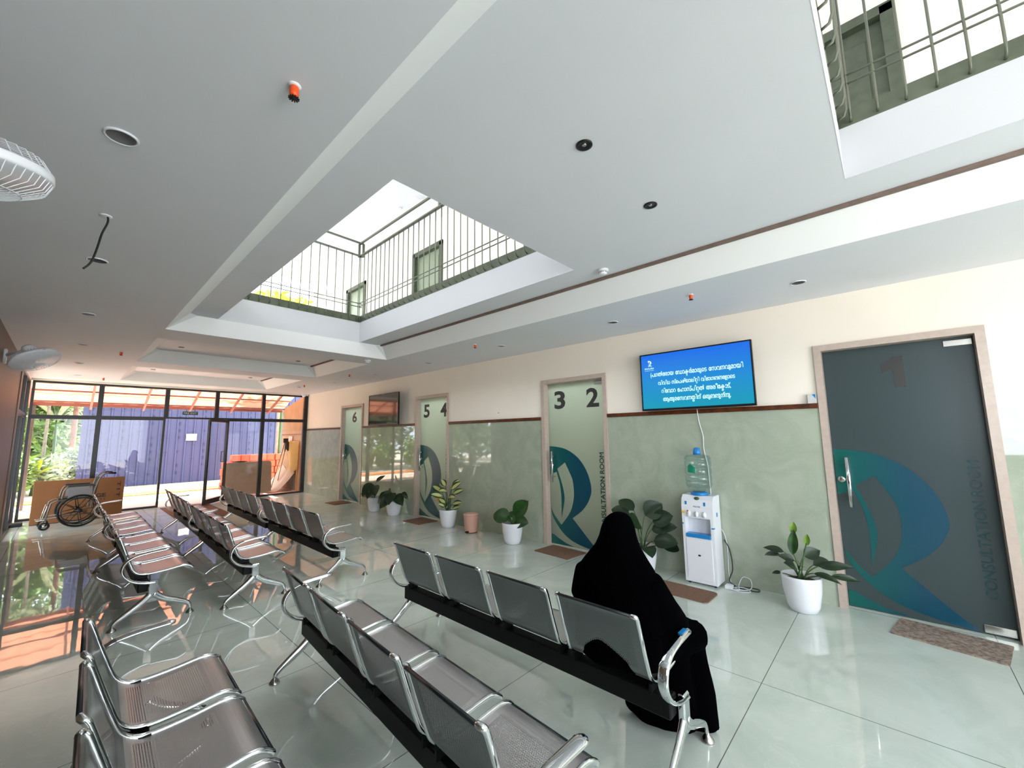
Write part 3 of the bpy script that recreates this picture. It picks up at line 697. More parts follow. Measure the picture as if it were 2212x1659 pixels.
# ================================================================== PERSON
def person():
    t = thing('person', 'person in a long black robe and headscarf seated on the front bench, seen from behind', 'person', (2.02, 1.12, 0), 0)
    O = Vector((2.02, 1.12, 0))
    # body: one skinned figure, seated
    J = {'pelvis': (1.98, 1.13, 0.46, .125), 'waist': (1.98, 1.13, 0.60, .105), 'chest': (2.0, 1.13, 0.74, .09), 'neck': (2.015, 1.125, 0.885, .045), 'head0': (2.03, 1.12, 0.95, .07), 'head1': (2.035, 1.12, 1.02, .075),
         'shL': (2.0, 1.26, 0.79, .035), 'elL': (2.05, 1.32, 0.60, .03), 'wrL': (2.24, 1.23, 0.515, .022), 'haL': (2.33, 1.16, 0.535, .024),
         'shR': (2.0, 0.99, 0.79, .035), 'elR': (2.07, 0.92, 0.60, .03), 'wrR': (2.24, 0.99, 0.515, .022), 'haR': (2.33, 1.06, 0.535, .024),
         'hpL': (2.02, 1.21, 0.455, .085), 'knL': (2.38, 1.12, 0.455, .058), 'anL': (2.36, 1.05, 0.08, .034), 'toL': (2.50, 1.04, 0.03, .026),
         'hpR': (2.02, 1.04, 0.455, .085), 'knR': (2.37, 0.93, 0.455, .058), 'anR': (2.34, 0.88, 0.08, .034), 'toR': (2.47, 0.85, 0.03, .026)}
    E_ = [('pelvis', 'waist'), ('waist', 'chest'), ('chest', 'neck'), ('neck', 'head0'), ('head0', 'head1'), ('chest', 'shL'), ('shL', 'elL'), ('elL', 'wrL'), ('wrL', 'haL'), ('chest', 'shR'), ('shR', 'elR'), ('elR', 'wrR'), ('wrR', 'haR'),
          ('pelvis', 'hpL'), ('hpL', 'knL'), ('knL', 'anL'), ('anL', 'toL'), ('pelvis', 'hpR'), ('hpR', 'knR'), ('knR', 'anR'), ('anR', 'toR')]
    K = list(J); vs = [Vector(J[k][:3])-O for k in K]; es = [(K.index(a), K.index(b)) for a, b in E_]; rad = [J[k][3] for k in K]
    for hn, sgn in (('haL', 1), ('haR', -1)):     # five fingers each
        h = Vector(J[hn][:3])-O; hi = K.index(hn)
        for q, (dy, ln) in enumerate(((-.03, .05), (-.015, .07), (0, .075), (.015, .07), (.03, .055))):
            a = len(vs); vs += [h+Vector((.03, dy*sgn, 0.0)), h+Vector((.03+ln*.6, dy*sgn*1.1, -.004)), h+Vector((.03+ln, dy*sgn*1.1, -.018))]; rad += [.010, .008, .007]
            es += [(hi, a), (a, a+1), (a+1, a+2)]
    me = bpy.data.meshes.new('body'); me.from_pydata(vs, es, []); o = bpy.data.objects.new('body', me); COL.objects.link(o); o.parent = t
    md = o.modifiers.new('skin', 'SKIN'); sk = me.skin_vertices[0].data if me.skin_vertices else None
    if sk is None:
        bpy.context.view_layer.objects.active = o; o.select_set(True)
        bpy.ops.mesh.customdata_skin_add(); sk = me.skin_vertices[0].data
    for s_, r_ in zip(sk, rad): s_.radius = (r_, r_)
    sk[0].use_root = True
    sb = o.modifiers.new('sub', 'SUBSURF'); sb.levels = 1; sb.render_levels = 2; me.materials.append(MT['skin'])
    # clothing: robe and headscarf as cloth hulls, fused and smoothed
    def fuse(name, mb, vox, sm, disp=0.0, sc=0.1):
        ob = mb.build(name, MT['abaya'], t)
        r = ob.modifiers.new('r', 'REMESH'); r.mode = 'VOXEL'; r.voxel_size = vox; r.use_smooth_shade = True
        s_ = ob.modifiers.new('s', 'SMOOTH'); s_.iterations = sm; s_.factor = 0.6
        dg = bpy.context.evaluated_depsgraph_get(); me2 = bpy.data.meshes.new_from_object(ob.evaluated_get(dg)); ob.modifiers.clear(); ob.data = me2
        if disp:
            nl = [v.normal.copy() for v in me2.vertices]
            for v, nn in zip(me2.vertices, nl):
                p = v.co+O
                k = noise.noise(Vector((p.x*9, p.y*9, p.z*2.2)))
                v.co += nn*disp*k
        for p in me2.polygons: p.use_smooth = True
        if not me2.materials: me2.materials.append(MT['abaya'])
        ob.location = -O; return ob
    def hull(mb, pts, n=22):
        """tapered body through (x,y,z,rx,ry) sections"""
        vs = []; fs = []; m = len(pts)
        for (x, y, z, rx, ry, *a) in pts:
            ang = a[0] if a else 0
            for k in range(n):
                q = 2*pi*k/n; ex, ey = rx*cos(q), ry*sin(q); vs.append((x+ex*cos(ang)-ey*sin(ang), y+ex*sin(ang)+ey*cos(ang), z))
        for i in range(m-1):
            for k in range(n): fs.append((i*n+k, i*n+(k+1) % n, (i+1)*n+(k+1) % n, (i+1)*n+k))
        fs.append(tuple(range(n))[::-1]); fs.append(tuple((m-1)*n+k for k in range(n))); mb.add(vs, fs)
    m = MB()
    # torso with the long scarf hanging over it
    hull(m, [(2.00, 1.13, 0.388, .15, .225), (1.985, 1.13, 0.45, .155, .235), (1.975, 1.13, 0.56, .135, .215), (1.985, 1.13, 0.68, .135, .225), (1.995, 1.13, 0.77, .125, .215), (2.005, 1.128, 0.83, .11, .185), (2.01, 1.125, 0.88, .095, .13)])
    def limb(pts, rs, flat=1.0): m.tube([Vector(p) for p in pts], rs, 16, flat=flat)
    limb([(2.0, 1.29, 0.78), (2.04, 1.34, 0.64), (2.12, 1.33, 0.55), (2.27, 1.24, 0.50)], [.075, .085, .075, .05])
    limb([(2.0, 0.96, 0.78), (2.05, 0.91, 0.64), (2.14, 0.90, 0.55), (2.27, 0.98, 0.50)], [.075, .085, .08, .05])
    # lap: one cloth sheet over both thighs
    for k in range(7):
        f = k/6; limb([(2.02, 1.24-0.27*f, 0.445), (2.22, 1.21-0.29*f, 0.455), (2.37, 1.16-0.30*f, 0.45)], [.075, .075, .072])
    # skirt falling from the knees to the floor
    hull(m, [(2.365, 1.00, 0.018, .115, .225, -0.10), (2.365, 1.00, 0.05, .112, .22, -0.10), (2.375, 0.995, 0.18, .098, .205, -0.10), (2.37, 1.005, 0.32, .088, .19, -0.10), (2.36, 1.01, 0.44, .085, .19, -0.10), (2.34, 1.02, 0.49, .06, .16, -0.10)])
    hull(m, [(2.24, 1.04, 0.03, .12, .19), (2.22, 1.05, 0.25, .10, .19), (2.20, 1.06, 0.42, .10, .2)])
    fuse('robe', m, 0.013, 7, 0.012)
    m = MB()
    hull(m, [(1.99, 1.13, 0.55, .15, .245), (1.995, 1.13, 0.66, .15, .245), (2.0, 1.13, 0.76, .14, .235), (2.008, 1.127, 0.82, .125, .20), (2.012, 1.125, 0.87, .112, .160), (2.018, 1.123, 0.92, .104, .120), (2.022, 1.12, 0.97, .102, .094), (2.025, 1.118, 1.02, .096, .082), (2.025, 1.115, 1.06, .078, .064), (2.02, 1.112, 1.083, .050, .040), (2.015, 1.112, 1.094, .014, .012)])
    fuse('headscarf', m, 0.011, 5, 0.006)
    fc = MB(); fc.ball((2.092-O.x, 1.118-O.y, 0.995), 0.075, (0.52, 0.72, 1.0), 24); f_ = fc.build('face', MT['skin'], t)
    MB().ball((2.132-O.x, 1.118-O.y, 0.985), 0.015, (0.9, 0.7, 1.5)).build('nose', MT['skin'], f_)
    for s_ in (-1, 1): MB().ball((2.121-O.x, 1.118-O.y+s_*0.023, 1.008), 0.009, (0.7, 1.2, 0.7)).build('eye', MT['black_plastic'], f_)
    MB().ball((2.125-O.x, 1.118-O.y, 0.950), 0.012, (0.5, 1.4, 0.45)).build('mouth', MT['red'], f_)
    return t
person()

# ================================================================== POTTED PLANTS
def leaf(mb, base, d, ln, w, droop=0.4, up=(0, 0, 1), shape='ovate', fold=0.25, n=9):
    """leaf blade with a folded midrib, bending down along its length; uv x runs across"""
    P = Vector(base); d = Vector(d).normalized(); upv = Vector(up); side = d.cross(upv)
    if side.length < 1e-3: side = Vector((1, 0, 0))
    side.normalize(); rows = []; step = ln/n
    for i in range(n+1):
        t = i/n
        if shape == 'heart': wd = w*(sin(pi*min(1, t*0.9+0.12))**0.8)*(1-t*0.35)*(1 if t < 1 else 0)
        elif shape == 'lance': wd = w*sin(pi*(t**0.75))**1.1
        else: wd = w*sin(pi*(t**0.85))**0.75
        if t in (1.0,): wd = 0.0005
        if t == 0: wd = 0.0005 if shape != 'heart' else w*0.3
        nrm = side.cross(d).normalized()
        rows.append([P+side*wd*0.5*s+nrm*(abs(s)*wd*0.5*fold) for s in (-1, -0.5, 0, 0.5, 1)])
        ang = -droop/n*(0.4+1.2*t); d = (Matrix.Rotation(ang, 4, side) @ d).normalized(); P = P+d*step
    vs = [v for r_ in rows for v in r_]; fs = []; uvs = []
    for i in range(n):
        for k in range(4):
            fs.append((i*5+k, i*5+k+1, (i+1)*5+k+1, (i+1)*5+k)); a, b = i/n, (i+1)/n; uvs.append([(k/4, a), ((k+1)/4, a), ((k+1)/4, b), (k/4, b)])
    mb.add(vs, fs, uvs, True)
def pot(t, rt_=0.148, rb=0.105, h=0.285):
    MB().lathe([(rb-0.012, 0.0), (rb, 0.006), (rb+0.016, 0.05), (rt_-0.006, 0.17), (rt_, h-0.02), (rt_, h), (rt_-0.012, h), (rt_-0.016, h-0.06), (rt_-0.03, h-0.07)], n=36).build('pot', MT['white_pot'], t)
    MB().lathe([(0.001, h-0.045), (0.06, h-0.04), (rt_-0.014, h-0.05)], n=24).build('soil', MT['soil'], t)
def plant(x, y, label, spec, lm, shape, name='potted_plant', stem_r=0.006, height=0.285, extra=None, seed=1, scale=1.0):
    """spec: (azimuth, reach, rise, leaf length, leaf width, droop) per leaf; azimuth 0 = +x"""
    t = thing(name, label, 'plant', (x, y, 0), 0, 'plants in white pots along the wall'); pot(t)
    rnd = random.Random(seed)
    for (az, reach, rise, ll, lw, dr, *mt_) in spec:
        a = radians(az); dv = Vector((cos(a), sin(a), 0)); b = Vector((rnd.uniform(-.025, .025), rnd.uniform(-.025, .025), height-0.045))
        tip = b + dv*reach + Vector((0, 0, rise))
        mid = b + dv*reach*0.35 + Vector((0, 0, rise*0.65))
        pth = arc(b, mid+Vector((0, 0, rise*0.1)), tip, 7)
        MB().tube(pth, [stem_r*(1-0.4*i/7) for i in range(8)], 6).build('stem', MT['stem'], t)
        el = (pth[-1]-pth[-2]).normalized(); dd = (el*0.3+dv*0.8+Vector((0, 0, (0.5-0.85*dr) if shape == 'heart' else (0.45-0.35*dr)))).normalized(); drp = dr*(0.35 if shape == 'heart' else 0.7)
        m = MB(); leaf(m, tip, dd, ll*(1.0 if shape == 'lance' else 1.15), lw*(1.15 if shape == 'lance' else 1.4), drp, up=(-0.62, -0.5, 0.55), shape=shape); m.build('leaf', mt_[0] if mt_ else lm, t)
    return t
# azimuth guide: the viewer sees +y to the left, -y to the right, -x toward them
plant(4.375, 0.70, 'peace lily with two upright buds in the white pot beside door 1', [
    (100, .10, .22, .17, .055, 1.1), (75, .14, .17, .19, .05, 1.5), (120, .06, .16, .14, .06, .8), (-60, .06, .20, .15, .10, .7), (-90, .12, .14, .24, .07, .9), (-80, .20, .06, .22, .05, 1.2),
    (-110, .10, .08, .20, .05, 1.4), (-40, .10, .12, .20, .08, .9), (160, .05, .12, .12, .08, .7), (200, .07, .14, .12, .07, .8), (90, .16, .03, .10, .03, 1.5)], MT['leaf_dark'], 'lance', seed=3)
pl = [o for o in bpy.data.objects if o.name == 'potted_plant'][0]
for (dx, dy, z, s) in ((0.0, 0.045, 0.46, 1.0), (0.02, -0.06, 0.55, 0.55)):
    MB().tube(arc((0, 0, 0.24), (0, dy*0.3, 0.4), (dx, dy, z), 6), 0.005, 6).build('stem', MT['stem'], pl)
    m = MB(); leaf(m, (dx, dy, z-0.02), (0.05, -0.12, 1), 0.22*s if s == 1 else 0.10, 0.07*s+0.01, -0.25, up=(-1, 0, 0), shape='ovate', fold=0.5); m.build('flower_bud', MT['leaf_lime'] if s < 1 else MT['leaf'], pl)
m = MB(); leaf(m, (0.0, 0.028, 0.62), (0, -0.1, 1), 0.10, 0.06, 0.2, up=(-1, 0, 0), fold=0.5); m.build('flower_bud', MT['leaf_lime'], pl)
plant(4.38, 4.07, 'low broad-leaved plant in a white pot left of the door numbered 3 and 2', [
    (115, .04, .08, .23, .17, .8), (-60, .03, .14, .26, .17, -.25), (-90, .05, .04, .20, .14, .9), (-20, .03, .08, .16, .12, .5), (200, .03, .06, .13, .10, .6), (60, .03, .10, .14, .1, .4)], MT['leaf'], 'ovate', seed=5)
plant(4.47, 5.62, 'tall cream and green variegated plant with one yellow leaf in a white pot', [
    (110, .10, .33, .19, .085, .5), (80, .06, .42, .16, .075, .3), (-80, .08, .38, .20, .085, .3), (-50, .04, .43, .14, .06, .1), (200, .06, .34, .17, .085, 1.1), (150, .10, .26, .17, .08, .9),
    (-110, .09, .24, .18, .08, 1.0), (-85, .12, .14, .17, .07, .7), (120, .04, .15, .12, .07, .4), (-130, .05, .07, .12, .06, .2), (-70, .07, .05, .13, .06, .3), (110, .12, .20, .12, .06, 1.8, MT['leaf_yellow']),
    (180, .05, .10, .12, .06, .4), (-60, .1, .30, .16, .07, .6)], MT['leaf_var'], 'ovate', seed=8, stem_r=0.008)
plant(4.43, 7.25, 'dark heart-leaved plant in a white pot, nearer of the two beside the dark screen', [
    (130, .10, .15, .26, .19, 1.5), (160, .06, .19, .24, .17, 1.6), (-140, .09, .19, .24, .18, 1.6), (-95, .14, .16, .24, .17, 1.6), (180, .08, .10, .24, .17, 1.6), (-85, .30, .22, .16, .07, 1.8), (90, .06, .20, .2, .15, 1.3)], MT['leaf_dark'], 'heart', seed=11)
plant(4.42, 7.95, 'dark heart-leaved plant in a white pot, farther of the two beside the dark screen', [
    (-60, .04, .36, .20, .08, .3), (180, .05, .30, .28, .20, 1.7), (-120, .08, .28, .24, .17, 1.6), (110, .22, .11, .20, .07, .9), (95, .26, .04, .22, .06, .7), (130, .14, .12, .12, .08, .9), (-150, .04, .20, .24, .18, 1.4)], MT['leaf_dark'], 'heart', seed=13)
plant(4.42, 2.15, 'leafy dark green plant in a white pot, half hidden behind the seated person', [
    (75, .08, .40, .22, .11, .6), (105, .13, .36, .20, .10, 1.0), (-60, .06, .36, .20, .16, .2), (-85, .12, .30, .20, .14, .6), (-90, .10, .22, .24, .10, .9), (-100, .16, .12, .22, .13, .9),
    (-80, .10, .10, .22, .12, 1.2), (110, .24, .14, .14, .08, .6), (-140, .08, .05, .20, .11, 1.2), (180, .05, .28, .2, .14, 1.2), (-70, .2, .05, .17, .09, 1.4)], MT['leaf_dark'], 'ovate', seed=21)

# ================================================================== PEDAL BIN
t = thing('pedal_bin', 'small pale pink pedal bin between the white pots', 'bin', (4.46, 5.03, 0))
MB().lathe([(0.098, 0.012), (0.102, 0.02), (0.118, 0.25), (0.120, 0.262)], n=28).build('bucket', MT['pink_plastic'], t)
MB().lathe([(0.124, 0.262), (0.126, 0.272), (0.110, 0.286), (0.06, 0.296), (0.001, 0.298)], n=28).build('lid', MT['pink_plastic'], t)
MB().box(-0.135, -0.09, -0.05, -0.01, 0.012, 0.035, bev=0.004).build('pedal', MT['black_plastic'], t)
for a in (60, 180, 300): MB().lathe([(0.012, 0), (0.012, 0.016)], c=(0.085*cos(radians(a)), 0.085*sin(radians(a)), 0), n=10).build('foot', MT['black_plastic'], t)

# ================================================================== DOOR MATS
def mat_obj(name, label, cx, cy, sx, sy, rz, m, rnd=0.01, th=0.010, cat='mat'):
    pts = []
    for (qx, qy, a0) in ((1, 1, 0), (-1, 1, 90), (-1, -1, 180), (1, -1, 270)):
        for k in range(5):
            a = radians(a0+90*k/4); pts.append((qx*(sx/2-rnd)+rnd*cos(a), qy*(sy/2-rnd)+rnd*sin(a)))
    mb = MB(); mb.prism(pts, 0.0, th, lambda u, v, w: (u, v, w)); o = mb.build(name, m, loc=(cx, cy, 0.0)); o.rotation_euler = (0, 0, rz); return tag(o, label, cat)
mat_obj('door_mat', 'grey flecked rectangular mat in front of door 1', 4.435, -0.155, 0.375, 0.575, radians(-10), MT['mat_grey'])
mat_obj('door_mat', 'brown mat on the floor in front of the door numbered 3 and 2', 4.45, 3.30, 0.38, 0.56, radians(-5), MT['mat_brown'])
mat_obj('door_mat', 'brown mat in front of the door numbered 5 and 4', 4.43, 6.36, 0.40, 0.50, 0, MT['mat_brown'])
mat_obj('door_mat', 'small brown mat in front of the farthest door, number 6', 4.42, 9.60, 0.40, 0.52, 0, MT['mat_brown'])
mat_obj('floor_mat', 'plain brown mat with rounded corners in front of the water dispenser', 4.13, 1.70, 0.315, 0.70, radians(-1), MT['mat_brown'], 0.045)
mat_obj('entrance_carpet', 'rust brown carpet on the floor inside the open glass door', 1.98, 10.95, 0.86, 2.25, 0, MT['carpet'], 0.01, 0.008, 'carpet')

# ================================================================== WATER DISPENSER AND BOTTLE
t = thing('water_dispenser', 'white floor-standing water dispenser with blue tray under the lit screen', 'water dispenser', (4.52, 1.54, 0))
hw, x0, x1, H = 0.152, -0.115, 0.112, 0.865
b = MB()
poly = [(x0+0.004, 0.02), (x0, 0.04), (x0, H-0.10), (x0+0.012, H-0.035), (x0+0.05, H), (x1, H), (x1, 0.02)]
# body in three bands so the tap niche is really recessed
def slab(mb, z0, z1, xa, ya=-hw, yb=hw): mb.box(xa, x1, ya, yb, z0, z1, bev=0.006)
b.prism([(x0+0.004, 0.02), (x0, 0.04), (x0, 0.455), (x1, 0.455), (x1, 0.02)], -hw, hw, lambda u, v, w: (u, w, v))
b.prism([(x0, 0.645), (x0, H-0.10), (x0+0.012, H-0.04), (x0+0.05, H), (x1, H), (x1, 0.645)], -hw, hw, lambda u, v, w: (u, w, v))
b.box(x0, x1, -hw, -hw+0.03, 0.455, 0.645).box(x0, x1, hw-0.03, hw, 0.455, 0.645).box(x0+0.09, x1, -hw+0.03, hw-0.03, 0.455, 0.645)
b.build('cabinet', MT['white_plastic'], t)
MB().box(x0-0.004, x0+0.002, -hw+0.028, hw-0.028, 0.05, 0.44, bev=0.002).build('front_door', MT['white_plastic'], t)
MB().box(x0-0.010, x0+0.088, -hw+0.032, hw-0.032, 0.452, 0.488, bev=0.004).build('drip_tray', MT['blue_plastic'], t)
for i, yy in enumerate((0.075, 0.0, -0.075)):
    m = MB(); m.ball((x0-0.012, yy, 0.685), 0.022, (0.8, 0.8, 1.35)); tp = m.build('tap', MT['white_plastic'], t)
    if i == 0: MB().ball((x0-0.02, yy+0.01, 0.715), 0.007).build('hot_marker', MT['red'], tp)
for (ya, yb, za, zb) in ((0.098, 0.116, 0.765, 0.825), (-0.085, -0.067, 0.765, 0.825)): MB().box(x0-0.002+0.003, x0+0.016, ya, yb, za-0.02, zb-0.02).build('tape', MT['blue_tape'], t)
MB().box(x0-0.003, x0+0.03, -hw-0.002, -hw+0.022, 0.555, 0.567).build('tape', MT['blue_tape'], t)
MB().box(x0-0.003, x0+0.03, hw-0.015, hw+0.002, 0.575, 0.587).build('tape', MT['blue_tape'], t)
MB().box(-0.01, 0.02, -hw-0.002, -hw+0.001, 0.66, 0.70).build('tape', MT['blue_tape'], t)
MB().box(x0-0.003, x0+0.02, hw-0.03, hw+0.002, 0.685, 0.703).build('tape', MT['yellow'], t)
MB().lathe([(0.085, H), (0.085, H+0.02), (0.07, H+0.03)], n=28).build('bottle_collar', MT['blue_plastic'], t)
m = MB(); vs, fs = glyphs('VOLTAS', 1, 0.02); w = max(v.x for v in vs)
m.add([(x0+0.006-0.0075, 0.035-v.x/w*0.07, 0.752+v.y/w*0.07) for v in vs], fs); m.build('lettering', MT['letter_blue'], t)
m = MB(); m.lathe([(0.014, 0), (0.014, 0.002)], n=20, M=Matrix.Translation((x0-0.004, 0.0, 0.285)) @ Matrix.Rotation(-pi/2, 4, 'Y') @ Matrix.Diagonal((0.6, 1, 1, 1))); m.build('badge', MT['black_plastic'], t)
m = MB(); m.lathe([(0.022, 0), (0.022, 0.002)], n=20, M=Matrix.Translation((x0+0.02, 0.0, H-0.028)) @ Matrix.Rotation(-pi/3.2, 4, 'Y') @ Matrix.Diagonal((0.8, 1.2, 1, 1))); m.build('badge', MT['stem'], t)
for xx in (x0+0.03, x1-0.03):
    for yy in (-hw+0.03, hw-0.03): MB().lathe([(0.012, 0), (0.012, 0.022)], c=(xx, yy, 0), n=8).build('foot', MT['black_plastic'], t)
t = thing('water_bottle', 'large clear water bottle upside down on the dispenser, blue cap on top', 'bottle', (4.52, 1.54, 0.90))
R_ = 0.128
pr = [(0.055, -0.004), (0.06, 0.006), (0.10, 0.03), (0.122, 0.055), (R_, 0.08)]
for z in (0.10, 0.17, 0.245, 0.315): pr += [(R_, z-0.012), (R_-0.008, z-0.004), (R_-0.008, z+0.004), (R_, z+0.012)]
pr += [(R_-0.002, 0.345), (R_-0.02, 0.368), (0.05, 0.376), (0.001, 0.377)]
MB().lathe(pr, n=36).build('bottle', MT['bottle'], t)
MB().lathe([(0.038, 0.377), (0.038, 0.40), (0.031, 0.435), (0.022, 0.448), (0.001, 0.450)], n=24).build('cap', MT['blue_plastic'], t)
m = MB(); pts = []
for i in range(6):
    a0, a1 = radians(150+i*6), radians(156+i*6)
    m.quad(((R_+0.001)*cos(a0), (R_+0.001)*sin(a0), 0.20), ((R_+0.001)*cos(a1), (R_+0.001)*sin(a1), 0.20-0.004*i), ((R_+0.001)*cos(a1), (R_+0.001)*sin(a1), 0.29-0.01*abs(i-2)), ((R_+0.001)*cos(a0), (R_+0.001)*sin(a0), 0.285-0.01*abs(i-2)))
m.build('label', mat('green_label', (20, 140, 110), 0.4), t)

# ================================================================== SCREENS
def tv(name, label, x, ya, yb, za, zb, lit):
    yc, zc = (ya+yb)/2, (za+zb)/2; h, v = (yb-ya)/2, (zb-za)/2
    t = thing(name, label, 'screen', (x, yc, za))
    B = 0.014
    m = MB(); m.box(0.004, 0.035, -h, h, 0, 2*v, bev=0.003).box(-0.002, 0.006, -h, h, 0, 0.022).box(-0.002, 0.006, -h, h, 2*v-B, 2*v).box(-0.002, 0.006, -h, -h+B, 0.02, 2*v-B).box(-0.002, 0.006, h-B, h, 0.02, 2*v-B)
    m.build('casing', MT['black_plastic'], t)
    s = MB(); s.quad((0.003, h-B, 0.022), (0.003, -h+B, 0.022), (0.003, -h+B, 2*v-B), (0.003, h-B, 2*v-B), uv=[(0, 0), (1, 0), (1, 1), (0, 1)])
    sc = s.build('display', MT['screen'] if lit else MT['screen_off'], t)
    MB().box(0.035, XR-x+0.010, -0.14, 0.14, v-0.09, v+0.09, bev=0.004).build('wall_bracket', MT['black'], t)
    return t, sc, h, v
t, sc, h, v = tv('television', 'large lit blue screen with white writing above the water dispenser', 4.55, 0.957, 2.130, 1.761, 2.420, True)
# writing on the lit screen: words are laid out glyph by glyph; '{x}' hangs a small x below the letter before it
def layout(mb, text, y_left, y_right, zbase, hgt):
    items = []; cx = 0.0; i = 0; last = (0, 0)
    while i < len(text):
        c = text[i]
        if c == ' ': cx += 0.42; i += 1; continue
        if c == '{':
            vs, fs = glyphs(text[i+1], 0.55, 0.0, 3); i += 3
            w = max(q.x for q in vs)-min(q.x for q in vs); m0 = min(q.x for q in vs); mz = max(q.y for q in vs)
            xo = (last[0]+last[1])/2-w/2-m0; items.append(([(q.x+xo, q.y-mz-0.06) for q in vs], fs)); continue
        vs, fs = glyphs(c, 1.0, 0.0, 3); i += 1
        if not vs: continue
        m0 = min(q.x for q in vs); w = max(q.x for q in vs)-m0
        if c == '\u0d4d': items.append(([(q.x-m0+cx-w*0.8-0.02, q.y) for q in vs], fs)); continue
        if c == '\u0d41': xo = cx-0.10
        else: xo = cx
        items.append(([(q.x-m0+xo, q.y) for q in vs], fs)); last = (xo, xo+w); cx = xo+w+0.055
    s = (y_left-y_right)/cx
    for vs, fs in items:
        for k, (da, db) in enumerate(((-0.012, 0), (0.012, 0), (0, -0.010), (0, 0.010))): mb.add([(0.0012-0.00008*k, y_left-(a+da)*s, zbase+(b+db)*s*hgt) for a, b in vs], fs)
LINES = [('(പഗൽഭരായ േഡാക{ട}ർമാരുെട േസവനവുമായി', 1.99-0, 1.043, 2.150), ('വിവിധ സ്െപഷ്യാലിറ{റ}ി വിഭാഗങങേളാെട', 1.99-0.085, 1.125, 2.050), ('റിേവാറ േഹാസ്പിറ{റ}ൽ അരീേക{ക}ാട്,', 1.88-0.01, 1.17, 1.955), ('ആതുരേസവനത{ത}ിന് ഒരുങങുന്നു.', 1.865-0.008, 1.175, 1.862)]
yc = (0.957+2.130)/2
for s_, a, b_, z in LINES:
    m = MB(); layout(m, s_, a-yc+0.02, b_-yc, z-1.761, 1.55); m.build('line_of_writing', MT['screen_text'], sc)
m = MB()
letter_mesh(m, 'RIVAURA', lambda u, w: (0.0012, u, w), 2.075-yc, 1.965-yc, 0.478, 0.498, 0.01)
letter_mesh(m, 'MULTI SPECIALITY HOSPITAL', lambda u, w: (0.0012, u, w), 2.075-yc, 1.965-yc, 0.460, 0.468, 0.0)
for poly in (RMAIN, RLOW): 
    from mathutils.geometry import tessellate_polygon
    tr = tessellate_polygon([[Vector((a, b, 0)) for a, b in poly]])
    m.add([(0.0012, 2.012-yc+(a-0.1)*0.062, 0.512+b*0.052) for a, b in poly], [tuple(q) for q in tr])
m.build('logo', MT['screen_text'], sc)
t, sc, h, v = tv('television', 'switched-off dark screen on the wall between the doors 6 and 5', 4.50, 7.278, 8.470, 1.755, 2.412, False)
MB().box(-0.0030, 0.003, -0.04, 0.04, 2*v-0.0115, 2*v-0.006).build('badge', MT['exit_text'], t)

# cords
o = MB().tube(spline([(4.600, 1.535, 1.755), (4.630, 1.532, 1.62), (4.638, 1.505, 1.47), (4.637, 1.505, 1.33), (4.641, 1.478, 1.15), (4.641, 1.47, 0.95), (4.641, 1.45, 0.6), (4.640, 1.375, 0.50), (4.640, 1.345, 0.36), (4.640, 1.35, 0.12), (4.625, 1.33, 0.008)], 6), 0.004, 6).build('white_cable', MT['white_plastic'])
tag(o, 'white cable running down the green wall from the lit screen to the floor', 'cable')
o = MB().tube(spline([(4.638, 1.37, 0.42), (4.636, 1.325, 0.33), (4.638, 1.31, 0.15), (4.615, 1.34, 0.04), (4.57, 1.27, 0.008), (4.54, 1.19, 0.007), (4.55, 1.09, 0.007), (4.61, 1.08, 0.007), (4.62, 1.16, 0.007), (4.58, 1.25, 0.008), (4.54, 1.30, 0.012)], 6), 0.0045, 6).build('black_cable', MT['black_plastic'])
tag(o, 'black mains cable looping on the floor behind the dispenser', 'cable')
o = MB().tube(spline([(4.50, 1.325, 0.02), (4.46, 1.27, 0.007), (4.45, 1.18, 0.007), (4.50, 1.13, 0.010), (4.56, 1.20, 0.014), (4.52, 1.27, 0.014), (4.48, 1.22, 0.014), (4.53, 1.15, 0.014), (4.60, 1.14, 0.03), (4.635, 1.16, 0.08), (4.63, 1.22, 0.09), (4.60, 1.25, 0.03), (4.54, 1.24, 0.012), (4.47, 1.22, 0.012), (4.46, 1.30, 0.007)], 6), 0.004, 6).build('white_coiled_cable', MT['white_plastic'])
tag(o, 'loose coil of white cable on the floor beside the dispenser', 'cable')
o = centre(MB().box(4.46, 4.53, 1.28, 1.345, 0.0, 0.035, bev=0.006).build('power_adapter', MT['white_plastic'])); tag(o, 'small white power adapter on the floor at the foot of the dispenser', 'adapter')
t = thing('hand_sanitiser_card', 'small white and blue card standing on the wood rail left of door 1', 'card', (4.640, 0.525, 1.757))
MB().box(-0.012, 0.0, -0.033, 0.033, 0, 0.085, bev=0.002).build('card', MT['paper'], t)
m = MB(); m.prism([(-0.030, 0.082), (-0.030, 0.04), (-0.005, 0.082)], 0, 0.001, lambda u, w, q: (-0.0125-q, u, w)); m.build('corner_print', MT['blue_plastic'], t)
o = centre(MB().lathe([(0.006, 0), (0.005, 0.008)], n=10, M=Matrix.Translation((4.662, 4.60, 1.86)) @ Matrix.Rotation(-pi/2, 4, 'Y')).build('wall_screw', MT['black'])); tag(o, 'tiny black screw on the cream wall left of the door numbered 3 and 2', 'screw')

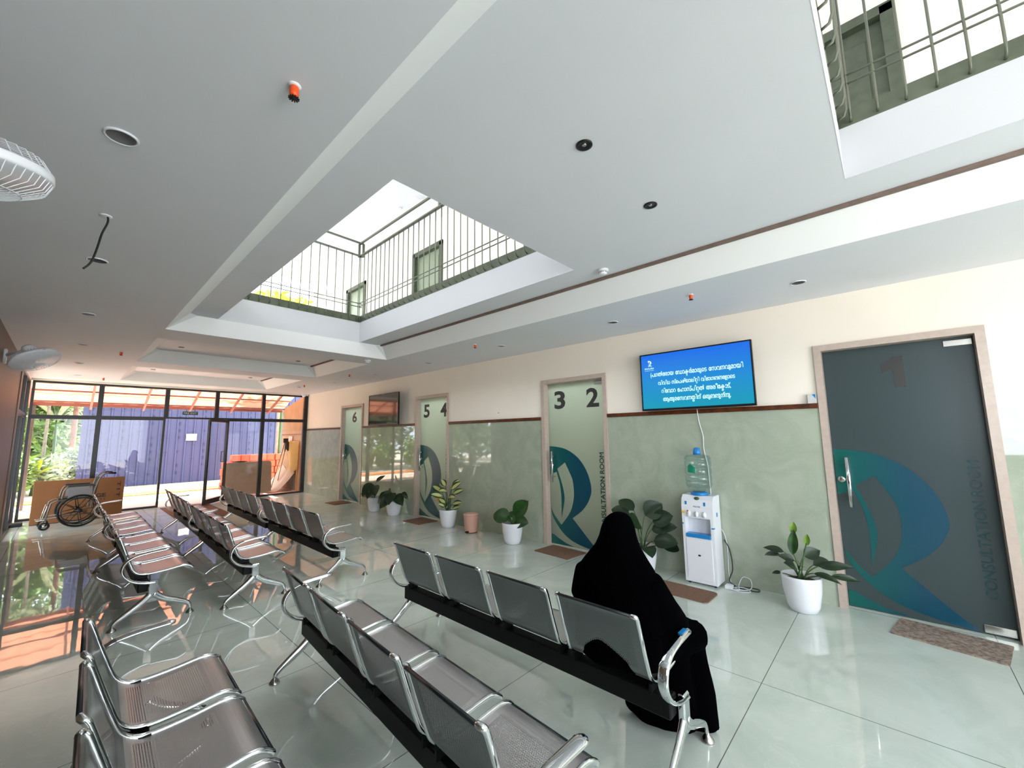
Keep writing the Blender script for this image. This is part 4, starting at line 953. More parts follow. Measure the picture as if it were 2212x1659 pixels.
# ================================================================== CEILING FITTINGS
def disc_light(x, y, z, lb):
    t = thing('ceiling_speaker', lb, 'ceiling speaker', (x, y, z), 0, 'round flush ceiling speakers')
    MB().lathe([(0.047, 0.0), (0.056, 0.0), (0.057, -0.004), (0.050, -0.008), (0.047, -0.004)], n=32).build('rim', MT['white_plastic'], t)
    MB().lathe([(0.001, -0.004), (0.048, -0.004), (0.048, 0.0)], n=32).build('grille', MT['grey_grille'], t)
    return t
LW = ['nearest round speaker of the left ceiling, beside the wall fan', 'second round speaker of the left ceiling, beyond the hanging cable', 'third round speaker of the left ceiling', 'fourth round speaker of the left ceiling', 'fifth round speaker of the left ceiling, second closest to the glass wall', 'last round speaker of the left ceiling, next to the glass wall']
LP = [(0.054, 2.210), (0.048, 3.919), (0.05, 5.687), (0.055, 7.55), (0.055, 9.40), (0.055, 11.20)]
RW = ['nearest round speaker along the cream wall, above door 1', 'second round speaker along the cream wall, above the lit screen', 'third round speaker along the cream wall', 'fourth round speaker along the cream wall, before door 5', 'fifth round speaker along the cream wall, above the dark screen', 'last round speaker along the cream wall, near door 6']
RP = [(4.044, 0.469), (4.032, 2.179), (4.003, 3.884), (4.072, 5.668), (4.04, 7.40), (4.04, 9.2)]
first = None
def dup_or(first, fn, x, y, z, lb):
    if first is None: return fn(x, y, z, lb)
    o = copy_tree(first); o.location = (x, y, z); o['label'] = lb; return o
for (x, y), lb in list(zip(LP, LW)) + list(zip(RP, RW)):
    o = dup_or(first, disc_light, x, y, ZC, lb); first = first or o
def downlight(x, y, z, lb):
    t = thing('recessed_downlight', lb, 'downlight', (x, y, z), 0, 'black recessed downlights')
    MB().lathe([(0.030, 0.0), (0.040, 0.0), (0.041, -0.005), (0.031, -0.006), (0.026, -0.002)], n=28).build('trim_ring', MT['black_plastic'], t)
    MB().lathe([(0.001, 0.0), (0.030, 0.0)], n=24).build('recess', MT['black'], t)
    MB().ball((0, 0, -0.002), 0.012, (1, 1, 0.4)).build('lens', MT['steel'], t)
    return t
first = None
for x, y, lb in ((1.629, 0.994, 'black downlight in the raised ceiling panel, left of the near pair'), (2.378, 0.989, 'black downlight in the raised ceiling panel, right of the near pair'), (1.108, 7.997, 'black downlight in the middle coffer, left one'),
                 (2.828, 8.023, 'black downlight in the middle coffer, right one'), (1.098, 10.933, 'black downlight in the farthest coffer, left one'), (2.833, 10.97, 'black downlight in the farthest coffer, right one')):
    o = dup_or(first, downlight, x, y, ZH, lb); first = first or o
def sprinkler(x, y, z, lb):
    t = thing('fire_sprinkler', lb, 'sprinkler', (x, y, z), 0, 'orange capped fire sprinklers')
    MB().lathe([(0.001, 0), (0.021, 0.0), (0.022, -0.003), (0.014, -0.006)], n=20).build('escutcheon', MT['white_plastic'], t)
    MB().lathe([(0.012, -0.004), (0.015, -0.010), (0.015, -0.038), (0.011, -0.044)], n=18).build('cap', MT['orange'], t)
    m = MB(); m.lathe([(0.001, -0.044), (0.009, -0.044), (0.009, -0.052), (0.001, -0.052)], n=14)
    for k in range(12): a = 2*pi*k/12; m.box(0.007, 0.018, -0.0019, 0.0019, -0.051, -0.048, M=Matrix.Rotation(a, 4, 'Z'))
    m.build('deflector', MT['rubber'], t); return t
first = None
for x, y, lb in ((0.447, 1.439, 'large orange sprinkler on the left ceiling nearest the viewer'), (0.433, 7.856, 'orange sprinkler on the left ceiling beside the middle coffer'), (0.416, 11.36, 'orange sprinkler on the left ceiling near the glass wall'),
                 (3.708, 1.223, 'orange sprinkler on the right ceiling above the lit screen'), (3.682, 4.072, 'orange sprinkler on the right ceiling between doors 3 and 5'), (3.681, 7.728, 'orange sprinkler on the right ceiling above the dark screen'), (3.689, 10.0, 'orange sprinkler on the right ceiling near the glass wall')):
    o = dup_or(first, sprinkler, x, y, ZC, lb); first = first or o
def detector(x, y, z, lb):
    t = thing('smoke_detector', lb, 'smoke detector', (x, y, z), 0, 'white smoke detectors')
    MB().lathe([(0.001, 0), (0.048, 0), (0.050, -0.012), (0.044, -0.018)], n=28).build('base', MT['white_plastic'], t)
    MB().lathe([(0.034, -0.018), (0.036, -0.036), (0.024, -0.044), (0.001, -0.046)], n=28).build('sensing_head', MT['white_plastic'], t)
    m = MB()
    for k in range(10): m.box(0.0335, 0.0372, -0.006, 0.006, -0.030, -0.022, M=Matrix.Rotation(2*pi*k/10, 4, 'Z'))
    m.build('vent', MT['grey_grille'], t); return t
first = None
for x, y, z, lb in ((3.071, 1.735, ZH, 'white smoke detector beside the corner of the far ceiling opening'), (3.209, 6.125, ZC, 'white smoke detector on the beam beyond the far ceiling opening'), (3.734, 10.45, ZC, 'white smoke detector on the low ceiling close to the glass wall'), (4.25, 6.95, ZU, 'white smoke detector on the upper floor ceiling')):
    o = dup_or(first, detector, x, y, z, lb); first = first or o
for x, y, lb in ((4.32, 6.35, 'round flush light on the upper floor ceiling, nearer'), (4.32, 8.3, 'round flush light on the upper floor ceiling, farther')):
    t = thing('flush_ceiling_light', lb, 'ceiling light', (x, y, ZU), 0, 'upper floor ceiling lights')
    MB().lathe([(0.001, -0.006), (0.08, -0.006), (0.09, -0.002), (0.09, 0)], n=28).build('disc', MT['white_plastic'], t)
t = thing('dome_camera', 'white dome camera under the ceiling at the far end of the cream wall', 'camera', (4.50, 12.20, ZC))
MB().lathe([(0.001, 0), (0.06, 0), (0.062, -0.03), (0.055, -0.04)], n=24).build('base', MT['white_plastic'], t)
MB().ball((0, 0, -0.045), 0.045, (1, 1, 0.9)).build('dome', MT['white_plastic'], t)
t = thing('hanging_cable', 'loose black cable hanging out of a hole in the left ceiling', 'cable', (0.051, 3.088, ZC))
MB().lathe([(0.018, 0), (0.026, 0), (0.026, -0.004), (0.020, -0.006)], n=18).build('grommet', MT['white_plastic'], t)
MB().tube(spline([(0.0, 0.0, 0.02), (0.010, 0.0, -0.03), (-0.008, 0.0, -0.11), (-0.020, 0.0, -0.20), (-0.036, 0.0, -0.28), (-0.062, 0.0, -0.325)], 6), 0.0048, 8).build('cable', MT['black_plastic'], t)
t = thing('exit_sign', 'small dark green sign reading FIRE EXIT hung on the glass wall frame', 'sign', (1.972, YF-0.06, 2.085))
MB().box(-0.145, 0.145, -0.012, 0.012, 0, 0.075, bev=0.003).build('panel', MT['exit_sign'], t)
letter_mesh(MB(), 'FIRE EXIT', lambda u, v: (u, -0.0135, v), -0.125, 0.125, 0.018, 0.058, 0.02).build('lettering', MT['exit_text'], t)

# ================================================================== WALL FANS
def fan(name, lb, c, nrm, mount, az):
    t = thing('wall_fan', lb, 'fan', c, 0, 'white wall fans'); n = Vector(nrm).normalized()
    q = n.to_track_quat('Z', 'Y').to_matrix().to_4x4() @ Matrix.Rotation(az, 4, 'Z'); T = q
    R = 0.20
    def P(r, a, z): return T @ Vector((r*cos(a), r*sin(a), z))
    m = MB(); prof = [(R, 0.012), (R+0.004, 0.006), (R+0.004, -0.012), (R, -0.016), (R-0.003, 0)]
    m.lathe(prof, n=48, M=T); m.build('grille_band', MT['white_plastic'], t)
    g = MB()
    for k in range(56):
        a = 2*pi*k/56; g.tube([P(R, a, 0.010), P(R*0.93, a, 0.038), P(R*0.7, a, 0.062), P(R*0.4, a, 0.074), P(0.045, a, 0.078)], 0.0013, 4, cap=False)
    g.tube([P(R*0.7, 2*pi*i/40, 0.062) for i in range(40)], 0.0015, 4, closed=True); g.build('front_grille', MT['white_plastic'], t)
    g = MB()
    for k in range(48):
        a = 2*pi*k/48; g.tube([P(R, a, -0.014), P(R*0.92, a, -0.045), P(R*0.6, a, -0.062), P(0.07, a, -0.066)], 0.0013, 4, cap=False)
    g.build('rear_grille', MT['white_plastic'], t)
    g = MB(); g.lathe([(0.001, 0.082), (0.046, 0.080), (0.050, 0.072), (0.001, 0.070)], n=24, M=T); g.build('badge', MT['white_plastic'], t)
    for k in range(3):
        b = MB(); rows = []
        for i in range(7):
            f = i/6; r = 0.03+0.145*f; w = 0.35+0.5*sin(pi*min(1, f*0.8+0.1))
            rows.append([P(r, 2*pi*k/3+w*(s-0.5), 0.02*(0.5-s)) for s in (0, .25, .5, .75, 1)])
        b.add([v for r_ in rows for v in r_], [(i*5+j, i*5+j+1, i*5+j+6, i*5+j+5) for i in range(6) for j in range(4)], smooth=True); b.build('blade', MT['grey_grille'], t)
    hsg = MB(); hsg.lathe([(0.001, -0.17), (0.045, -0.165), (0.058, -0.14), (0.06, -0.08), (0.05, -0.062), (0.02, -0.05), (0.02, 0.02)], n=24, M=T); hsg.build('motor_housing', MT['white_plastic'], t)
    mo = Vector(mount)-Vector(c); e = T @ Vector((0, 0, -0.13))
    MB().tube([mo+Vector((0.02, 0, 0)), (mo+e)/2+Vector((0, 0, -0.01)), e], [0.024, 0.020, 0.018], 10).build('arm', MT['white_plastic'], t)
    MB().box(0, 0.025, -0.05, 0.05, -0.09, 0.07, M=Matrix.Translation(mo), bev=0.006).build('wall_plate', MT['white_plastic'], t)
    m = MB(); m.tube([P(R+0.002, pi/2+0.2, 0), P(R+0.018, pi/2+0.23, 0), P(R+0.018, pi/2+0.28, 0), P(R+0.002, pi/2+0.3, 0)], 0.002, 6); m.build('clip', MT['steel'], t)
    return t
fan('f', 'wall fan at the upper left edge of the view, nearest the viewer', (-0.285, 1.74, 2.235), (0.08, 0.16, -0.97), (XL, 1.95, 2.33), 0)
fan('f', 'wall fan on the left wall above the far benches', (-0.295, 6.80, 2.39), (0.42, -0.30, -0.86), (XL, 7.20, 2.46), 0.3)

# ================================================================== WHEELCHAIR AND CARTON
t = thing('wheelchair', 'folded-in metal wheelchair standing in profile before the large carton', 'wheelchair', (0.26, 10.95, 0), radians(4))
def ring(R, r, y, M=None, z=None, n=40): return [(R*cos(2*pi*k/n), y, (z if z is not None else R)+R*sin(2*pi*k/n)) for k in range(n)]
for i, yy in enumerate((-0.21, 0.21)):
    m = MB(); m.tube(ring(0.262, 0, yy, z=0.278), 0.017, 10, closed=True); w = m.build('rear_wheel', MT['rubber'], t)
    m = MB(); m.tube(ring(0.225, 0, yy+(-0.03 if i == 0 else 0.03), z=0.278), 0.008, 8, closed=True); m.build('push_rim', MT['black_plastic'], w)
    m = MB()
    for k in range(8): a = 2*pi*k/8+0.2; m.tube([(0.03*cos(a), yy, 0.278+0.03*sin(a)), (0.25*cos(a), yy, 0.278+0.25*sin(a))], 0.011, 6, flat=0.6)
    m.lathe([(0.001, -0.03), (0.035, -0.03), (0.035, 0.03), (0.001, 0.03)], n=16, M=Matrix.Translation((0, yy, 0.278)) @ Matrix.Rotation(pi/2, 4, 'X')); m.build('spokes', MT['black_plastic'], w)
    m = MB(); m.tube(ring(0.052, 0, yy*0.9, z=0.070, n=20), 0.017, 8, closed=True)
    m2 = [(v[0]-0.40, v[1], v[2]) for v in m.v]; m.v = m2; c = m.build('caster_wheel', MT['rubber'], t)
    m = MB(); m.tube([(-0.40, yy*0.9, 0.07), (-0.385, yy*0.9, 0.16)], 0.010, 6); m.tube([(-0.40, yy*0.9-0.02, 0.07), (-0.40, yy*0.9+0.02, 0.07)], 0.02, 8); m.build('caster_fork', MT['steel'], c)
    f = MB()
    f.tube(spline([(0.14, yy*0.95, 0.28), (0.16, yy*0.95, 0.55), (0.20, yy*0.95, 0.76), (0.245, yy*0.95, 0.86), (0.30, yy*0.95, 0.905), (0.36, yy*0.95, 0.905)], 5), 0.012, 8)
    f.tube([(0.16, yy*0.95, 0.50), (-0.30, yy*0.95, 0.47), (-0.35, yy*0.95, 0.44), (-0.395, yy*0.95, 0.15)], 0.012, 8)
    f.tube([(0.145, yy*0.95, 0.22), (-0.39, yy*0.95, 0.19)], 0.011, 8)
    f.tube(spline([(0.17, yy*0.95, 0.70), (-0.12, yy*0.95, 0.70), (-0.20, yy*0.95, 0.66), (-0.23, yy*0.95, 0.50)], 4), 0.012, 8)
    f.build('side_frame', MT['dull_steel'], t)
    MB().box(-0.18, 0.14, yy*0.95-0.02, yy*0.95+0.02, 0.705, 0.730, bev=0.008).build('armrest_pad', MT['black_plastic'], t)
    MB().tube([(0.33, yy*0.95, 0.905), (0.43, yy*0.95, 0.898)], 0.017, 10).build('push_handle', MT['rubber'], t)
    MB().box(-0.16, 0.14, yy*0.95-0.004, yy*0.95+0.004, 0.50, 0.66).build('side_panel', MT['grey_grille'], t)
    m = MB(); m.box(-0.50, -0.38, yy*0.5-0.06, yy*0.5+0.06, 0.16, 0.175, bev=0.004); m.tube([(-0.385, yy*0.85, 0.40), (-0.43, yy*0.6, 0.17)], 0.009, 6); m.build('footrest', MT['steel'], t)
MB().box(-0.28, 0.15, -0.19, 0.19, 0.485, 0.515, bev=0.01).build('seat', MT['black_plastic'], t)
m = MB(); m.box(-0.008, 0.008, -0.19, 0.19, 0.0, 0.30, M=Matrix.Translation((0.175, 0, 0.54)) @ Matrix.Rotation(radians(8), 4, 'Y'), bev=0.003); m.build('backrest', MT['rubber'], t)
t = thing('cardboard_carton', 'large flat brown carton leaning against the glass behind the wheelchair', 'box', (0.285, 11.60, 0.0))
M_ = Matrix.Rotation(radians(-4), 4, 'X')
MB().box(-0.605, 0.605, -0.09, 0.09, 0.0, 0.77, M=M_, bev=0.006).build('carton', MT['cardboard'], t)
m = MB(); fn = lambda u, v: M_ @ Vector((u, -0.0925, v))
letter_mesh(m, 'FRAGE', fn, 0.02, 0.35, 0.40, 0.475, 0.03); letter_mesh(m, 'I I', fn, 0.28, 0.34, 0.35, 0.372, 0.03)
letter_mesh(m, 'T I T', lambda u, v: fn(0.50+v, 0.68-u), 0.0, 0.30, 0.0, 0.05, 0.03)
m.build('print', MT['print'], t)
MB().box(-0.60, 0.60, -0.0915, 0.0915, 0.768, 0.7725, M=M_).build('tape_flap', mat('pale_carton_edge', (176, 112, 74), 0.7), t)
o = centre(MB().box(-0.545, -0.40, 11.55, 11.75, 0, 0.06, bev=0.01).build('door_stopper', MT['rubber'])); tag(o, 'small black rubber block on the floor at the foot of the left corner', 'door stopper')

# ================================================================== OUTSIDE
o = struct(MB().box(-14, 12, YF+0.03, 40, -0.25, -0.015).build('ground_outside', MT['ground']))
struct(MB().box(-14, XL-0.3, -8, YF+0.03, -0.25, -0.015).build('ground_side', MT['grass']))
struct(MB().box(-14, 12, -14, YB, -0.25, -0.015).build('ground_entrance', MT['grass']))
struct(MB().box(-3.5, 5.2, YF+0.03, 14.7, -0.014, -0.002).build('porch_floor', MT['porch']))
o = MB().box(-3, 9, 15.4, 16.3, -0.014, 0.01).build('earth_strip', MT['soil_strip']); tag(o, 'strip of orange earth along the pale path outside the glass wall', 'earth'); o['kind'] = 'stuff'
# outside wall carrying on from the cream wall
mb = MB(); mb.prism([(YF+0.1, 0), (14.22, 0), (14.22, 2.42), (YF+0.1, 2.75)], XR, XR+0.2, lambda u, v, w: (w, u, v)); struct(mb.build('wall_outside', MT['concrete']))
struct(MB().box(XR-0.012, XR, YF+0.1, 14.22, 1.60, 1.625).build('trim_41', MT['rafter']))
# building mass above the porch so the upper floor is closed
# canopy
t = thing('tiled_canopy', 'sloping terracotta sheet canopy above the glass wall outside', 'canopy', (0.9, 13.4, 2.35))
def cz(y): return 3.12-0.389*(y-12.4)
mb = MB(); nx = 84
vs = []; ys = [12.4, 12.87, 12.875, 13.35, 13.355, 13.82, 13.825, 14.3]; zs = []
for j, y in enumerate(ys):
    for i in range(nx*3+1):
        x = -3.4+8.05*i/(nx*3) if True else 0
        st = 0.0 if j % 2 == 0 else 0.022
        vs.append((x-0.9, y-13.4, cz(y)-2.35+st+0.012*sin(2*pi*i/9)))
N1 = nx*3+1
mb.add(vs, [(j*N1+i, j*N1+i+1, (j+1)*N1+i+1, (j+1)*N1+i) for j in range(len(ys)-1) for i in range(N1-1)], smooth=False); mb.build('roof_sheet', MT['canopy'], t)
for y in (12.6, 13.58, 14.12): MB().box(-4.3, 3.74, y-13.4-0.02, y-13.4+0.02, cz(y)-2.35-0.055, cz(y)-2.35-0.020).build('purlin', MT['rafter'], t)
MB().box(-4.3, 3.74, 0.87, 0.92, cz(14.3)-2.35-0.06, cz(14.3)-2.35+0.02).build('eave_beam', MT['rafter'], t)
for x in (-2.9, -1.75, -0.6, 0.36, 1.32, 2.28, 3.24, 4.22):
    a = math.atan(0.389); M_ = Matrix.Translation((x-0.9, 12.42-13.4, cz(12.42)-2.35-0.10)) @ Matrix.Rotation(-a, 4, 'X')
    MB().box(-0.02, 0.02, 0, 2.02, -0.03, 0.03, M=M_).build('rafter', MT['rafter'], t)
for i, (x, y) in enumerate(((-0.775, 14.2), (-0.54, 14.22), (-3.2, 14.2))):
    w = 0.055 if i == 0 else 0.03
    o = centre(MB().box(x-w, x+w, y-w, y+w, -0.002, 2.33).build('porch_post', MT['post'])); tag(o, ['thick brown post under the canopy edge, seen through the left corner glazing', 'thin brown post under the canopy edge at the left end of the glass wall', 'porch post beyond the left corner'][i], 'post', 'porch posts')
o = centre(MB().box(-0.72, -0.66, 12.5, 12.58, -0.002, 2.75).build('porch_post', MT['doorframe'])); tag(o, 'pale slim post just outside the left corner of the glazing', 'post', 'porch posts')
# corrugated fence
t = thing('corrugated_fence', 'tall blue corrugated sheet fence with printed marks behind the path', 'fence', (3.6, 18.0, 0))
mb = MB(); xs = []; x = -3.3
prof = []
while x < 4.6: prof += [(x, 0), (x+0.13, 0), (x+0.15, 0.035), (x+0.19, 0.035), (x+0.21, 0)]; x += 0.235
vs = [(a, b*-1, z) for z in (-0.01, 3.6) for a, b in prof]; n_ = len(prof)
mb.add(vs, [(i, i+1, n_+i+1, n_+i) for i in range(n_-1)]); mb.build('sheet', MT['blue_sheet'], t)
mb = MB(); mb.box(-3.3, 4.6, -0.06, 0.0, 0.0, 0.05); mb.build('base_rail', MT['tarp'], t)
pr = MB(); rnd = random.Random(4)
k = 0; x = -3.05
while x < 4.4:
    for z in [0.35+0.235*j for j in range(13)]:
        c = (k+int(z*10)) % 4
        f = lambda u, v, x=x, z=z: (x-v, -0.038, z+u)
        if c in (0, 2): letter_mesh(pr, 'I8', f, 0, 0.10, 0, 0.06, 0.01)
        elif c == 1: letter_mesh(pr, '\u2191', f, 0, 0.10, -0.01, 0.07, 0.01)
        if rnd.random() < 0.45: letter_mesh(pr, '-', lambda u, v, x=x, z=z: (x+0.3+u, -0.038, z+v), 0, 0.12, 0.02, 0.03)
    x += 0.705; k += 1
pr.build('print', mat('blue_grey_print', (22, 26, 58), 0.6), t)
o = centre(MB().box(2.83, 3.12, 17.93, 17.95, 1.47, 1.70).build('notice_sheet', MT['paper'])); tag(o, 'white paper notice fixed to the blue corrugated fence', 'notice')
o = centre(MB().box(XR-0.02, XR-0.014, 13.28, 13.58, 1.42, 1.56).build('notice_sheet', MT['paper'])); tag(o, 'white paper notice on the outside cement wall above the mop', 'notice')
# leaning stone slab with a rag on top
t = thing('stone_slab', 'beige stone slab with rounded corner leaning outside the glass', 'slab', (3.52, 13.15, 0))
mb = MB(); mb.prism([(-0.56, 0), (0.57, 0), (0.57, 0.80), (0.545, 0.855), (0.49, 0.875), (-0.50, 0.86), (-0.56, 0.82)], -0.02, 0.02, lambda u, v, w: (u, w+0.12*(v), v)); mb.build('slab', MT['stone'], t)
o = centre(MB().ball((3.30, 13.25, 0.885), 0.16, (1.2, 0.35, 0.12)).build('dark_rag', MT['denim'])); tag(o, 'dark rag lying on top edge of the leaning stone slab', 'rag')
# stack of orange blocks
blk = None; G2 = 'orange blocks stacked beside the fence'
for r_ in range(5):
    for c_ in range(7):
        if r_ == 4 and c_ in (0,): continue
        x = 3.42+0.245*c_+(0.03 if r_ % 2 else 0); z = 0.205*r_ if True else 0
        if blk is None:
            blk = MB().box(-0.115, 0.115, -0.13, 0.13, 0, 0.195, bev=0.012).build('orange_block', MT['brick']); o = blk
        else: o = blk.copy(); COL.objects.link(o)
        o.location = (x, 15.2+0.02*((r_*3+c_) % 3), z-0.013); o.rotation_euler = (0, 0, radians((r_*5+c_*7) % 5-2)); tag(o, 'orange block in the stack beside the blue fence', 'block', G2)
# cleaning things by the outside wall
t = thing('mop', 'string mop leaning head up against the outside cement wall', 'mop', (4.42, 13.75, 0))
MB().tube([(0.0, 0.05, 0.0), (0.12, -0.33, 1.40)], 0.011, 8).build('handle', MT['bark_red'], t)
m = MB(); rnd = random.Random(2)
for k in range(26):
    a = rnd.uniform(0, 2*pi); r_ = rnd.uniform(0.01, 0.06); l = rnd.uniform(0.16, 0.32)
    m.tube([(0.12, -0.33, 1.42), (0.12+r_*cos(a)*0.8, -0.33+r_*sin(a), 1.40), (0.12+r_*cos(a)*1.1, -0.33+r_*sin(a)*1.2, 1.42-l)], 0.008, 5)
m.build('mop_head', MT['print'], t)
t = thing('broom', 'thin broom stick standing beside the mop outside', 'broom', (4.24, 13.62, 0))
MB().tube([(0, 0.05, 0.0), (0.20, -0.35, 1.42)], 0.011, 8).build('handle', MT['post'], t); MB().box(0.14, 0.27, -0.39, -0.34, 1.37, 1.50, bev=0.01).build('brush', MT['rubber'], t)
t = thing('netted_frame', 'yellow pole frame with sagging net beside the outside wall', 'frame', (4.52, 12.85, 0))
m = MB(); m.tube([(0.06, -0.20, 0.0), (0.09, -0.16, 1.42)], 0.016, 8); m.tube([(0.09, -0.16, 1.40), (0.05, 0.75, 1.40)], 0.014, 8); m.tube([(0.08, -0.18, 0.62), (0.05, 0.55, 0.62)], 0.014, 8); m.build('poles', mat('yellow_pole', (214, 150, 40), 0.5), t)
m = MB(); 
for i in range(8):
    for j in range(8):
        def q(a, b): return (0.07-0.10*sin(pi*a)*(1-b)*0.6, -0.16+0.85*a*(1-0.25*(1-b)), 0.62+0.78*b-0.12*sin(pi*a)*(1-b))
        m.quad(q(i/8, j/8), q((i+1)/8, j/8), q((i+1)/8, (j+1)/8), q(i/8, (j+1)/8))
m.build('net', MT['net'], t)
m = MB(); rows = []
for i in range(9):
    rows.append([(4.60-0.12*j-0.05*sin(i), 12.9+0.16*i, max(0.01, 0.72*(1-j/5)**2*(0.7+0.3*sin(i*1.3))+0.02*sin(i*3+j))) for j in range(6)])
m.add([v for r_ in rows for v in r_], [(i*6+j, i*6+j+1, i*6+j+7, i*6+j+6) for i in range(8) for j in range(5)], smooth=True)
o = centre(m.build('tarpaulin', MT['tarp'])); tag(o, 'pale crumpled tarpaulin slumped against the outside wall', 'tarpaulin')
o = centre(MB().ball((4.02, 14.45, 0.30), 0.16, (1.0, 0.9, 1.1)).build('cloth_bundle', MT['denim'])); tag(o, 'dark blue cloth bundle on a small box by the orange blocks', 'cloth')
o = centre(MB().box(3.9, 4.12, 14.36, 14.54, -0.01, 0.14, bev=0.01).build('small_carton', MT['cardboard'])); tag(o, 'small brown carton under the dark blue cloth bundle', 'box')

# ------------------------------------------------------------------ vegetation beyond the left end of the fence
def foliage(mb, c, r, n, size, rnd, sq=1.0):
    for _ in range(n):
        u = Vector((rnd.gauss(0, 1), rnd.gauss(0, 1), rnd.gauss(0, 1))).normalized()*(rnd.random()**0.45)
        p = Vector(c)+Vector((u.x*r[0], u.y*r[1], u.z*r[2])); a = Vector((rnd.gauss(0, 1), rnd.gauss(0, 1), rnd.gauss(0, .6))).normalized(); b = a.orthogonal().normalized(); b = (Matrix.Rotation(rnd.random()*6.28, 3, a) @ b)
        s = size*rnd.uniform(0.6, 1.3); mb.add([p-a*s, p+b*s*0.35*sq, p+a*s, p-b*s*0.35*sq], [(0, 1, 2, 3)])
def tree(x, y, h, tr, crown, m, bark, lb, name='tree', n=900, size=0.16, lean=0.0):
    rnd = random.Random(int(x*100)+int(y*10)); t = thing(name, lb, 'tree', (x, y, -0.015), 0, 'trees and shrubs outside')
    MB().tube(spline([(0, 0, 0), (lean*0.3, 0.03, h*0.4), (lean, 0, h)], 4), [tr*(1-0.5*i/8) for i in range(9)], 10).build('trunk', bark, t)
    f = MB()
    for (cx, cy, cz_, rx, ry, rz) in crown: foliage(f, (cx, cy, cz_), (rx, ry, rz), n//len(crown), size, rnd)
    f.build('foliage', m, t); return t
def shrub(x, y, r, h, m, lb, n=700, size=0.13):
    rnd = random.Random(int(abs(x)*77+y*13)); t = thing('shrub', lb, 'shrub', (x, y, -0.015), 0, 'trees and shrubs outside')
    s = MB()
    for k in range(7): a = rnd.uniform(0, 6.28); s.tube([(0, 0, 0), (r*0.3*cos(a), r*0.3*sin(a), h*0.5), (r*0.6*cos(a), r*0.6*sin(a), h*0.85)], 0.015, 5)
    s.build('stem', MT['bark'], t)
    f = MB(); foliage(f, (0, 0, h*0.55), (r, r, h*0.5), n, size, rnd); f.build('foliage', m, t); return t
def palm(x, y, lb, m, ln=1.2, n=9, z0=0.3, h=1.2, w=0.16):
    rnd = random.Random(int(abs(x)*31+y)); t = thing('banana_plant', lb, 'plant', (x, y, -0.015), 0, 'trees and shrubs outside')
    MB().tube([(0, 0, 0), (0.02, 0, z0*0.6), (0, 0, z0+0.15)], [0.05, 0.04, 0.02], 8).build('stem', MT['stem'], t)
    for k in range(n):
        a = 2*pi*k/n+rnd.uniform(-.3, .3); el = rnd.uniform(0.5, 1.3); f = MB()
        leaf(f, (0, 0, z0), (cos(a)*cos(el), sin(a)*cos(el), sin(el)), ln*rnd.uniform(0.8, 1.1), w*ln, rnd.uniform(0.6, 1.4), shape='lance', fold=0.3, n=8); f.build('leaf', m, t)
    return t
tree(0.17, 20.0, 4.6, 0.10, [(0, 0, 4.6, 1.3, 1.2, 0.9)], MT['fol1'], MT['bark_red'], 'reddish trunked tree beside the left end of the fence', n=900)
tree(-0.42, 19.2, 4.2, 0.055, [(0, 0, 4.0, 1.0, 1.0, 0.9)], MT['fol2'], MT['bark'], 'slim grey trunked tree in the middle of the left window', n=700)
tree(-0.85, 21.0, 5.0, 0.09, [(0, 0, 4.8, 1.5, 1.3, 1.3), (0.4, 0, 2.9, 0.9, 0.8, 0.5)], MT['fol1'], MT['bark'], 'leafy tree at the far left behind the posts', n=1300)
tree(-2.2, 19.5, 4.5, 0.11, [(0, 0, 4.0, 1.6, 1.4, 1.3), (0, 0, 2.4, 1.1, 1.0, 0.7)], MT['fol2'], MT['bark'], 'broad tree beyond the side windows', n=1300)
tree(-3.4, 16.6, 4.5, 0.10, [(0, 0, 3.6, 1.4, 1.4, 1.4), (0, 0, 1.8, 0.9, 0.9, 0.7)], MT['fol1'], MT['bark'], 'tree standing left of the porch', n=1300)
tree(-5.2, 12.5, 4.2, 0.10, [(0, 0, 3.4, 1.6, 2.2, 1.8), (0, 0, 1.5, 1.2, 1.8, 1.3)], MT['fol1'], MT['bark'], 'tree outside the side windows, left of the porch', n=2600, size=0.2)
tree(-6.0, 17.0, 5.2, 0.12, [(0, 0, 4.2, 2.0, 2.4, 2.2), (0, 0, 1.8, 1.6, 2.0, 1.6)], MT['fol2'], MT['bark'], 'tall tree far out beyond the side windows', n=3000, size=0.22)
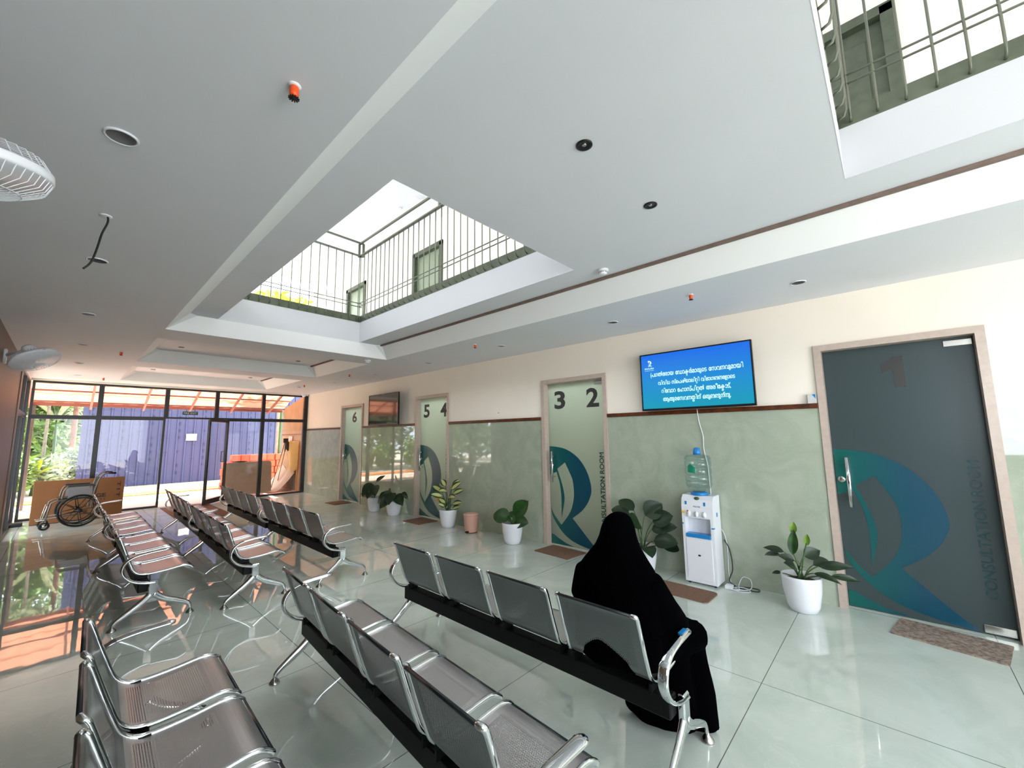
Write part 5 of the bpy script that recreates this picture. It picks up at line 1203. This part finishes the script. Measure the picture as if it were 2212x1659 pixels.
tree(-4.6, 24.0, 6.0, 0.14, [(0, 0, 4.6, 2.4, 1.8, 2.4), (0, 0, 2.0, 2.0, 1.6, 1.8)], MT['fol1'], MT['bark'], 'tall tree at the back beyond the left corner', n=3000, size=0.22)
tree(-8.0, 21.5, 6.5, 0.14, [(0, 0, 4.8, 2.6, 2.4, 2.6), (0, 0, 2.0, 2.2, 2.0, 1.8)], MT['fol2'], MT['bark'], 'outermost tree at the back beyond the left corner', n=3000, size=0.24)
tree(1.2, 23.5, 5.5, 0.12, [(0, 0, 4.6, 2.2, 1.4, 1.6), (-1.2, 0, 2.4, 1.3, 1.0, 1.2)], MT['fol2'], MT['bark'], 'pale tree behind the blue fence', n=1800, size=0.2)
tree(-1.2, 24.0, 5.5, 0.12, [(0, 0, 4.2, 2.4, 1.2, 2.2), (0, 0, 1.8, 2.4, 1.0, 1.5)], MT['fol1'], MT['bark'], 'dense tree at the back of the left window', n=2600, size=0.2)
shrub(-0.25, 18.2, 0.45, 1.1, MT['fol2'], 'grey green shrub in front of the trees in the left window')
shrub(0.25, 18.9, 0.35, 1.3, MT['fol2'], 'shrub touching the left end of the blue fence', n=600)
shrub(-0.95, 17.6, 0.5, 1.2, MT['fol1'], 'green shrub low in the left window', n=800)
shrub(-0.6, 21.6, 1.0, 2.2, MT['fol1'], 'tall shrub behind the banana plant', n=1200, size=0.17)
shrub(-1.9, 16.6, 0.7, 1.5, MT['fol1'], 'round shrub beyond the side glazing', n=800)
palm(-0.52, 18.0, 'yellow green banana plant with broad leaves in the left window', MT['fol3'], 1.0, 9, 0.5)
palm(-0.75, 18.9, 'smaller yellow green leafy plant beside the banana plant', MT['fol3'], 0.7, 8, 0.3)
palm(-0.25, 20.5, 'palm with arching fronds high in the left window', MT['fol2'], 2.2, 13, 2.2, w=0.07)
palm(4.9, 15.2, 'bright leafy banana crown seen through the upper floor window', MT['fol3'], 1.1, 12, 5.6, w=0.2)
tree(5.3, 16.6, 5.8, 0.09, [(0, 0, 6.3, 1.3, 0.9, 0.75)], MT['fol3'], MT['bark'], 'light green treetop seen through the upper floor window', n=800, size=0.17)
